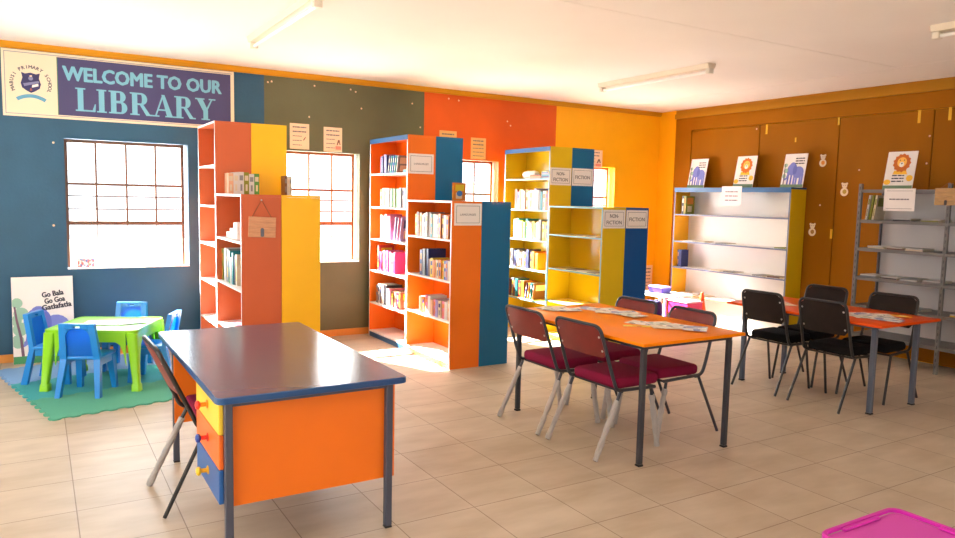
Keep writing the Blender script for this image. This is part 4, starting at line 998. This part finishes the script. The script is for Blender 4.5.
FG = mat('foam_green', (92, 168, 142), 0.8, 0.2, bump=0.3, bscale=200); FB_ = mat('foam_blue', (126, 164, 204), 0.8, 0.2, bump=0.3, bscale=200); FT = mat('foam_teal', (72, 164, 168), 0.8, 0.2, bump=0.3, bscale=200)
rows = ['front', 'middle', 'rear']
for j in range(3):
    for i in range(2):
        mm = (FG, FT, FB_)[j]
        tile(i, j, mm, '%s foam mat tile, %s row %s, under the play table' % (['green', 'teal', 'blue'][j], rows[j], ['on the left', 'on the right'][i]))

kt = empty('play_table', (0.482, 6.767, 0.0125), math.radians(-26), 'lime green plastic play table on the foam mat', 'table')
TWx, TLy, TZ = 0.355, 0.335, 0.488
s = MB(KIDGREEN); s.prism(rrect(-TWx, TWx, -TLy, TLy, 0.05), TZ-0.022, TZ-0.004, 'xy')
o2 = rrect(-TWx, TWx, -TLy, TLy, 0.05); i2 = rrect(-TWx+.02, TWx-.02, -TLy+.02, TLy-.02, 0.035)
R_ = [[(x, y, z) for x, y in q] for q, z in ((o2, TZ-0.0035), (o2, TZ), (i2, TZ), (i2, TZ-0.0035))]
s.loft(R_ + [R_[0]], cap=False); s.build('tabletop', kt)
ap = MB(KIDGREEN)
def arch(w, top, n=10):
    """apron outline between the legs: flat top, arched underside"""
    P = [(-w, top), (-w, 0.20)]
    P += [(-w*0.98 + (w*0.30)*(1-math.cos(PI/2*i/n)), 0.20 + (top-0.075-0.20)*math.sin(PI/2*i/n)) for i in range(1, n+1)]
    Q = [(-x, z) for x, z in P[::-1]]
    return P + Q
for sy in (-1, 1): ap.prism(arch(TWx-0.085, TZ-0.0225), sy*(TLy-0.012)-0.007, sy*(TLy-0.012)+0.007, 'xz')
for sx in (-1, 1): ap.prism(arch(TLy-0.085, TZ-0.0225), sx*(TWx-0.012)-0.007, sx*(TWx-0.012)+0.007, 'yz')
ap.build('apron', kt, smooth=False)
for sx in (-1, 1):
    for sy in (-1, 1):
        rings = []
        for z, w, off in ((TZ-0.023, 0.086, 0.0), (0.30, 0.072, 0.008), (0.06, 0.056, 0.022), (0.05, 0.070, 0.028), (0.0, 0.074, 0.032)):
            X, Y = sx*(TWx+off), sy*(TLy+off)
            q = rrect(min(X, X-sx*w), max(X, X-sx*w), min(Y, Y-sy*w), max(Y, Y-sy*w), 0.018, 3); rings.append([(a, c, z) for a, c in q])
        s = MB(KIDGREEN); s.loft(rings); s.build('leg', kt)
pp = MB(PAPER); pp.box(-0.16, 0.16, -0.12, 0.12, 0, 0.0012); tag(pp.build('paper_sheet', loc=(0.47, 6.80, 0.0125+TZ+0.0006), rotz=-0.3, smooth=False), 'large white sheet of paper lying on the green play table', 'paper')
pp = MB(print_mat('play_print', [(240,240,240),(150,200,140),(180,210,240),(244,244,240)], 24)); pp.box(-0.11, 0.11, -0.08, 0.08, 0, 0.0012); tag(pp.build('paper_sheet', loc=(0.66, 6.72, 0.0125+TZ+0.0028), rotz=0.2, smooth=False), 'smaller printed sheet at right of the green play table', 'paper')

def kid_chair(m_, m2):
    o = empty('play_chair')
    # uprights that run from floor to top and carry the back
    for sy in (-1, 1):
        rings = []
        for z, x, yo, w in ((0.0, -0.055, 0.168, 0.036), (0.29, 0.0, 0.150, 0.05), (0.575, -0.05, 0.130, 0.045)):
            y1_, y0_ = sy*yo, sy*(yo-w); q = [(x-0.03 if z < .1 else x-0.018, min(y0_, y1_)), (x+0.02, min(y0_, y1_)), (x+0.02, max(y0_, y1_)), (x-0.03 if z < .1 else x-0.018, max(y0_, y1_))]
            rings.append([(a, c, z) for a, c in q])
        s = MB(m_); s.loft(rings); s.build('leg', o, smooth=False)
        s = MB(m_)
        rings = []
        for z, x, yo, w, dxx in ((0.0, 0.275, 0.155, 0.036, 0.042), (0.285, 0.25, 0.145, 0.055, 0.06)):
            y1_, y0_ = sy*yo, sy*(yo-w); rings.append([(x-dxx/2, min(y0_, y1_), z), (x+dxx/2, min(y0_, y1_), z), (x+dxx/2, max(y0_, y1_), z), (x-dxx/2, max(y0_, y1_), z)])
        s.loft(rings); s.build('leg', o, smooth=False)
    X = lambda z: -0.05*(z-0.29)/0.285
    s = MB(m2)
    # back shell: arched recess with handle slot at the top
    z0, zr, zt = 0.30, 0.45, 0.575
    def bx(y0_, y1_, za, zb, d0, d1): s.loft([[(X(z)+d0, y0_, z), (X(z)+d1, y0_, z), (X(z)+d1, y1_, z), (X(z)+d0, y1_, z)] for z in (za, zb)])
    bx(-0.0995, 0.0995, z0, 0.535, 0.004, 0.012)
    s.build('back_panel', o, smooth=False)
    s = MB(m_)
    bx(-0.0845, -0.025, 0.536, zt, -0.018, 0.02); bx(0.025, 0.0845, 0.536, zt, -0.018, 0.02); bx(-0.025, 0.025, 0.558, zt, -0.018, 0.02); bx(-0.025, 0.025, 0.536, 0.542, -0.018, 0.02)
    # arch spandrels
    for sy in (-1, 1):
        n = 6
        pts = [(sy*0.094, 0.44)] + [(sy*(0.094 - 0.05*(1-math.cos(PI/2*i/n))), 0.44+0.09*math.sin(PI/2*i/n)) for i in range(1, n+1)] + [(sy*0.094, 0.5355)]
        s.loft([[(X(z)+d, y, z) for y, z in pts] for d in (-0.017, 0.0035)])
    s.build('top_rail', o, smooth=False)
    s = MB(m_); s.rbox(-0.012, 0.285, -0.150, 0.150, 0.286, 0.312, 0.010, 2)
    s.build('seat', o)
    s = MB(m_); s.box(0.245, 0.262, -0.089, 0.089, 0.235, 0.2855)
    for sy in (-1, 1): s.box(0.022, 0.219, sy*0.135-0.006, sy*0.135+0.006, 0.235, 0.2855)
    s.build('skirt', o, smooth=False)
    return o
kc = kid_chair(KIDBLUE2, KIDBLUE)
g = 'blue plastic chairs round the play table'
def pk(o, x, y, deg, lab): o.location = (x, y, 0.0125); o.rotation_euler.z = math.radians(deg); tag(o, lab, 'chair', g)
pk(kc, 0.265, 6.335, 63, 'blue plastic child chair in front of the green play table')
pk(copy_tree(kc), 0.0, 7.02, -26, 'blue plastic child chair at left end of the green play table')
pk(copy_tree(kc), 0.715, 7.32, -115, 'blue plastic child chair behind the green play table by the wall')
pk(copy_tree(kc), 0.945, 6.62, 154, 'blue plastic child chair at right end of the green play table')

# ------------------------------------------------------------------ far corner things
bn = empty('low_table', (7.12, 6.98, 0), label='low white table in the far corner beside the display shelf', cat='table')
MB(WHITE).rbox(-0.26, 0.26, -0.3, 0.3, 0.385, 0.41, 0.006, 1).build('tabletop', bn)
for sx in (-1, 1):
    for sy in (-1, 1): MB(WHITE).rbox(sx*0.23-0.018, sx*0.23+0.018, sy*0.27-0.018, sy*0.27+0.018, 0, 0.3845, 0.003, 1).build('leg', bn)
def crate(name, loc, lx, ly, h, m_, m2, label, cat, rz=0):
    o = empty(name, loc, rz, label, cat); t_ = 0.006
    s = MB(m_); s.box(-lx/2, lx/2, -ly/2, ly/2, 0, t_)
    for a in ((-lx/2, -lx/2+t_, -ly/2, ly/2), (lx/2-t_, lx/2, -ly/2, ly/2), (-lx/2+t_, lx/2-t_, -ly/2, -ly/2+t_), (-lx/2+t_, lx/2-t_, ly/2-t_, ly/2)): s.box(a[0], a[1], a[2], a[3], t_, h)
    s.build('box_body', o, smooth=False)
    s = MB(m2); s.rbox(-lx/2-0.008, lx/2+0.008, -ly/2-0.008, ly/2+0.008, h+0.0006, h+0.02, 0.005, 1); s.build('lid', o)
    return o
crate('storage_box', (7.12, 7.04, 0.4106), 0.16, 0.24, 0.07, mat('deep_purple_plastic', (62, 34, 150), 0.4), mat('pale_lilac_plastic', (150, 130, 210), 0.4), 'purple storage box with pale lid on the low white table', 'box')
crate('storage_box', (6.98, 6.45, 0), 0.24, 0.28, 0.20, PURPLEP, mat('lilac_plastic', (140, 110, 210), 0.4), 'purple storage box on the floor beneath the hot pink box', 'box')
crate('storage_box', (6.98, 6.45, 0.2215), 0.26, 0.32, 0.15, PINKP, mat('pale_pink_plastic', (250, 180, 200), 0.4), 'hot pink storage box stacked beside the low white table', 'box')
bg = MB(mat('navy_print_fabric', (34, 36, 84), 0.8, noise=0.5, nscale=14)); 
rings = []
for z, k in ((0.0, 0.92), (0.02, 1.0), (0.2, 1.02), (0.34, 0.92), (0.36, 0.85)): rings.append([(a*k, c*k, z) for a, c in rrect(-0.1, 0.1, -0.14, 0.14, 0.04)])
bg.loft(rings)
bo = bg.build('fabric_bag', loc=(6.66, 6.74, 0)); tag(bo, 'dark navy printed bag standing in front of the low white table', 'bag')
MB(mat('bag_strap', (150, 170, 210), 0.7)).tube(fillet([(0.103, -0.11, 0.1), (0.098, -0.11, 0.34), (0.0, -0.11, 0.40), (-0.09, -0.11, 0.34)], 0.05, 4), 0.008, 6).build('strap', bo)
cn = empty('traffic_cone', (7.27, 6.44, 0), label='small orange traffic cone in front of the display shelf', cat='cone')
s = MB(CONEO); s.rbox(-0.11, 0.11, -0.11, 0.11, 0, 0.02, 0.008, 1); s.build('base', cn)
s = MB(CONEO); s.lathe([(0.09, 0.0205), (0.085, 0.04), (0.018, 0.475), (0.012, 0.48)], seg=20); s.build('cone_body', cn)

# pink storage box with lid, bottom right
pb = empty('storage_box', (2.56, 1.255, 0), 0.0, 'magenta plastic storage box with recessed lid at the bottom right', 'box')
lx, ly, h = 0.24, 0.235, 0.43
rings = []
for z, k in ((0.0, 0.82), (0.01, 0.86), (h, 0.96)): rings.append([(a*k, c*k, z) for a, c in rrect(-lx, lx, -ly, ly, 0.05)])
s = MB(MAGENTA); s.loft(rings); s.build('box_body', pb)
s = MB(MAGENTA2); s.prism(rrect(-lx+0.02, lx-0.02, -ly+0.02, ly-0.02, 0.035), h+0.001, h+0.014, 'xy'); s.build('lid', pb)
s = MB(MAGENTA); oo = rrect(-lx, lx, -ly, ly, 0.05); ii = rrect(-lx+0.016, lx-0.016, -ly+0.016, ly-0.016, 0.036)
R_ = [[(x, y, z) for x, y in q] for q, z in ((ii, h+0.0145), (oo, h+0.006), (oo, h+0.024), (rrect(-lx+0.004, lx-0.004, -ly+0.004, ly-0.004, 0.047), h+0.028), (ii, h+0.026))]
s.loft(R_ + [R_[0]], cap=False); s.build('lid_rim', pb)
for M_ in ((-0.12, 0.10, ly-0.036, ly-0.0165), (lx-0.036, lx-0.0165, -0.14, 0.05)):
    MB(MAGENTA).rbox(M_[0], M_[1], M_[2], M_[3], h+0.0146, h+0.025, 0.004, 1).build('lid_catch', pb)

# ------------------------------------------------------------------ outside ground and light
gr = MB(mat('outside_sand', (196, 176, 150), 0.9)); gr.box(-14, 24, YA+TW, 30, -0.3, -0.15); tag(gr.build('ground', smooth=False), kind='structure')

w = bpy.data.worlds.new('World'); scene.world = w; w.use_nodes = True
nt = w.node_tree; bgn = nt.nodes['Background']
bgn.inputs[0].default_value = (0.86, 0.93, 1.0, 1); bgn.inputs[1].default_value = 3.0

def area(name, loc, rot, sx, sy, power, col=(1, 1, 1), spread=180):
    l = bpy.data.lights.new(name, 'AREA'); l.shape = 'RECTANGLE'; l.size = sx; l.size_y = sy; l.energy = power; l.color = col; l.spread = math.radians(spread)
    o = bpy.data.objects.new(name, l); COL.objects.link(o); o.location = loc; o.rotation_euler = rot; return o
for i, (a, c) in enumerate(WIN):
    area('window_daylight', ((a+c)/2, YA+TW+0.03, (WZ0+WZ1)/2), (math.radians(-90), 0, 0), c-a, WZ1-WZ0, 80, (0.95, 0.98, 1))
for a, c, z0, z1 in LW: area('left_opening_fill', (XL-TW-0.03, (a+c)/2, (z0+z1)/2), (0, math.radians(-90), 0), z1-z0, c-a, 30, (0.9, 0.95, 1))  # fill lights added outside the assumed openings of the unseen left wall
for (a, c, z0, z1), pw in zip(FW, (26, 5, 1)): area('front_opening_fill', ((a+c)/2, YF-TW-0.03, (z0+z1)/2), (math.radians(90), 0, 0), c-a, z1-z0, pw, (1, 0.98, 0.95))  # fill lights added behind the camera, at assumed openings of the front wall
sl = bpy.data.lights.new('sun', 'SUN'); sl.energy = 110; sl.angle = math.radians(0.6); sl.color = (1, 0.985, 0.97)
so = bpy.data.objects.new('sun', sl); COL.objects.link(so)
sd_ = Vector((0.45, -1.0, -0.92)); so.rotation_euler = sd_.to_track_quat('-Z', 'Y').to_euler()

scene.view_settings.view_transform = 'Standard'; scene.view_settings.look = 'None'
scene.view_settings.exposure = -0.06; scene.view_settings.gamma = 1.0; scene.view_settings.use_curve_mapping = False
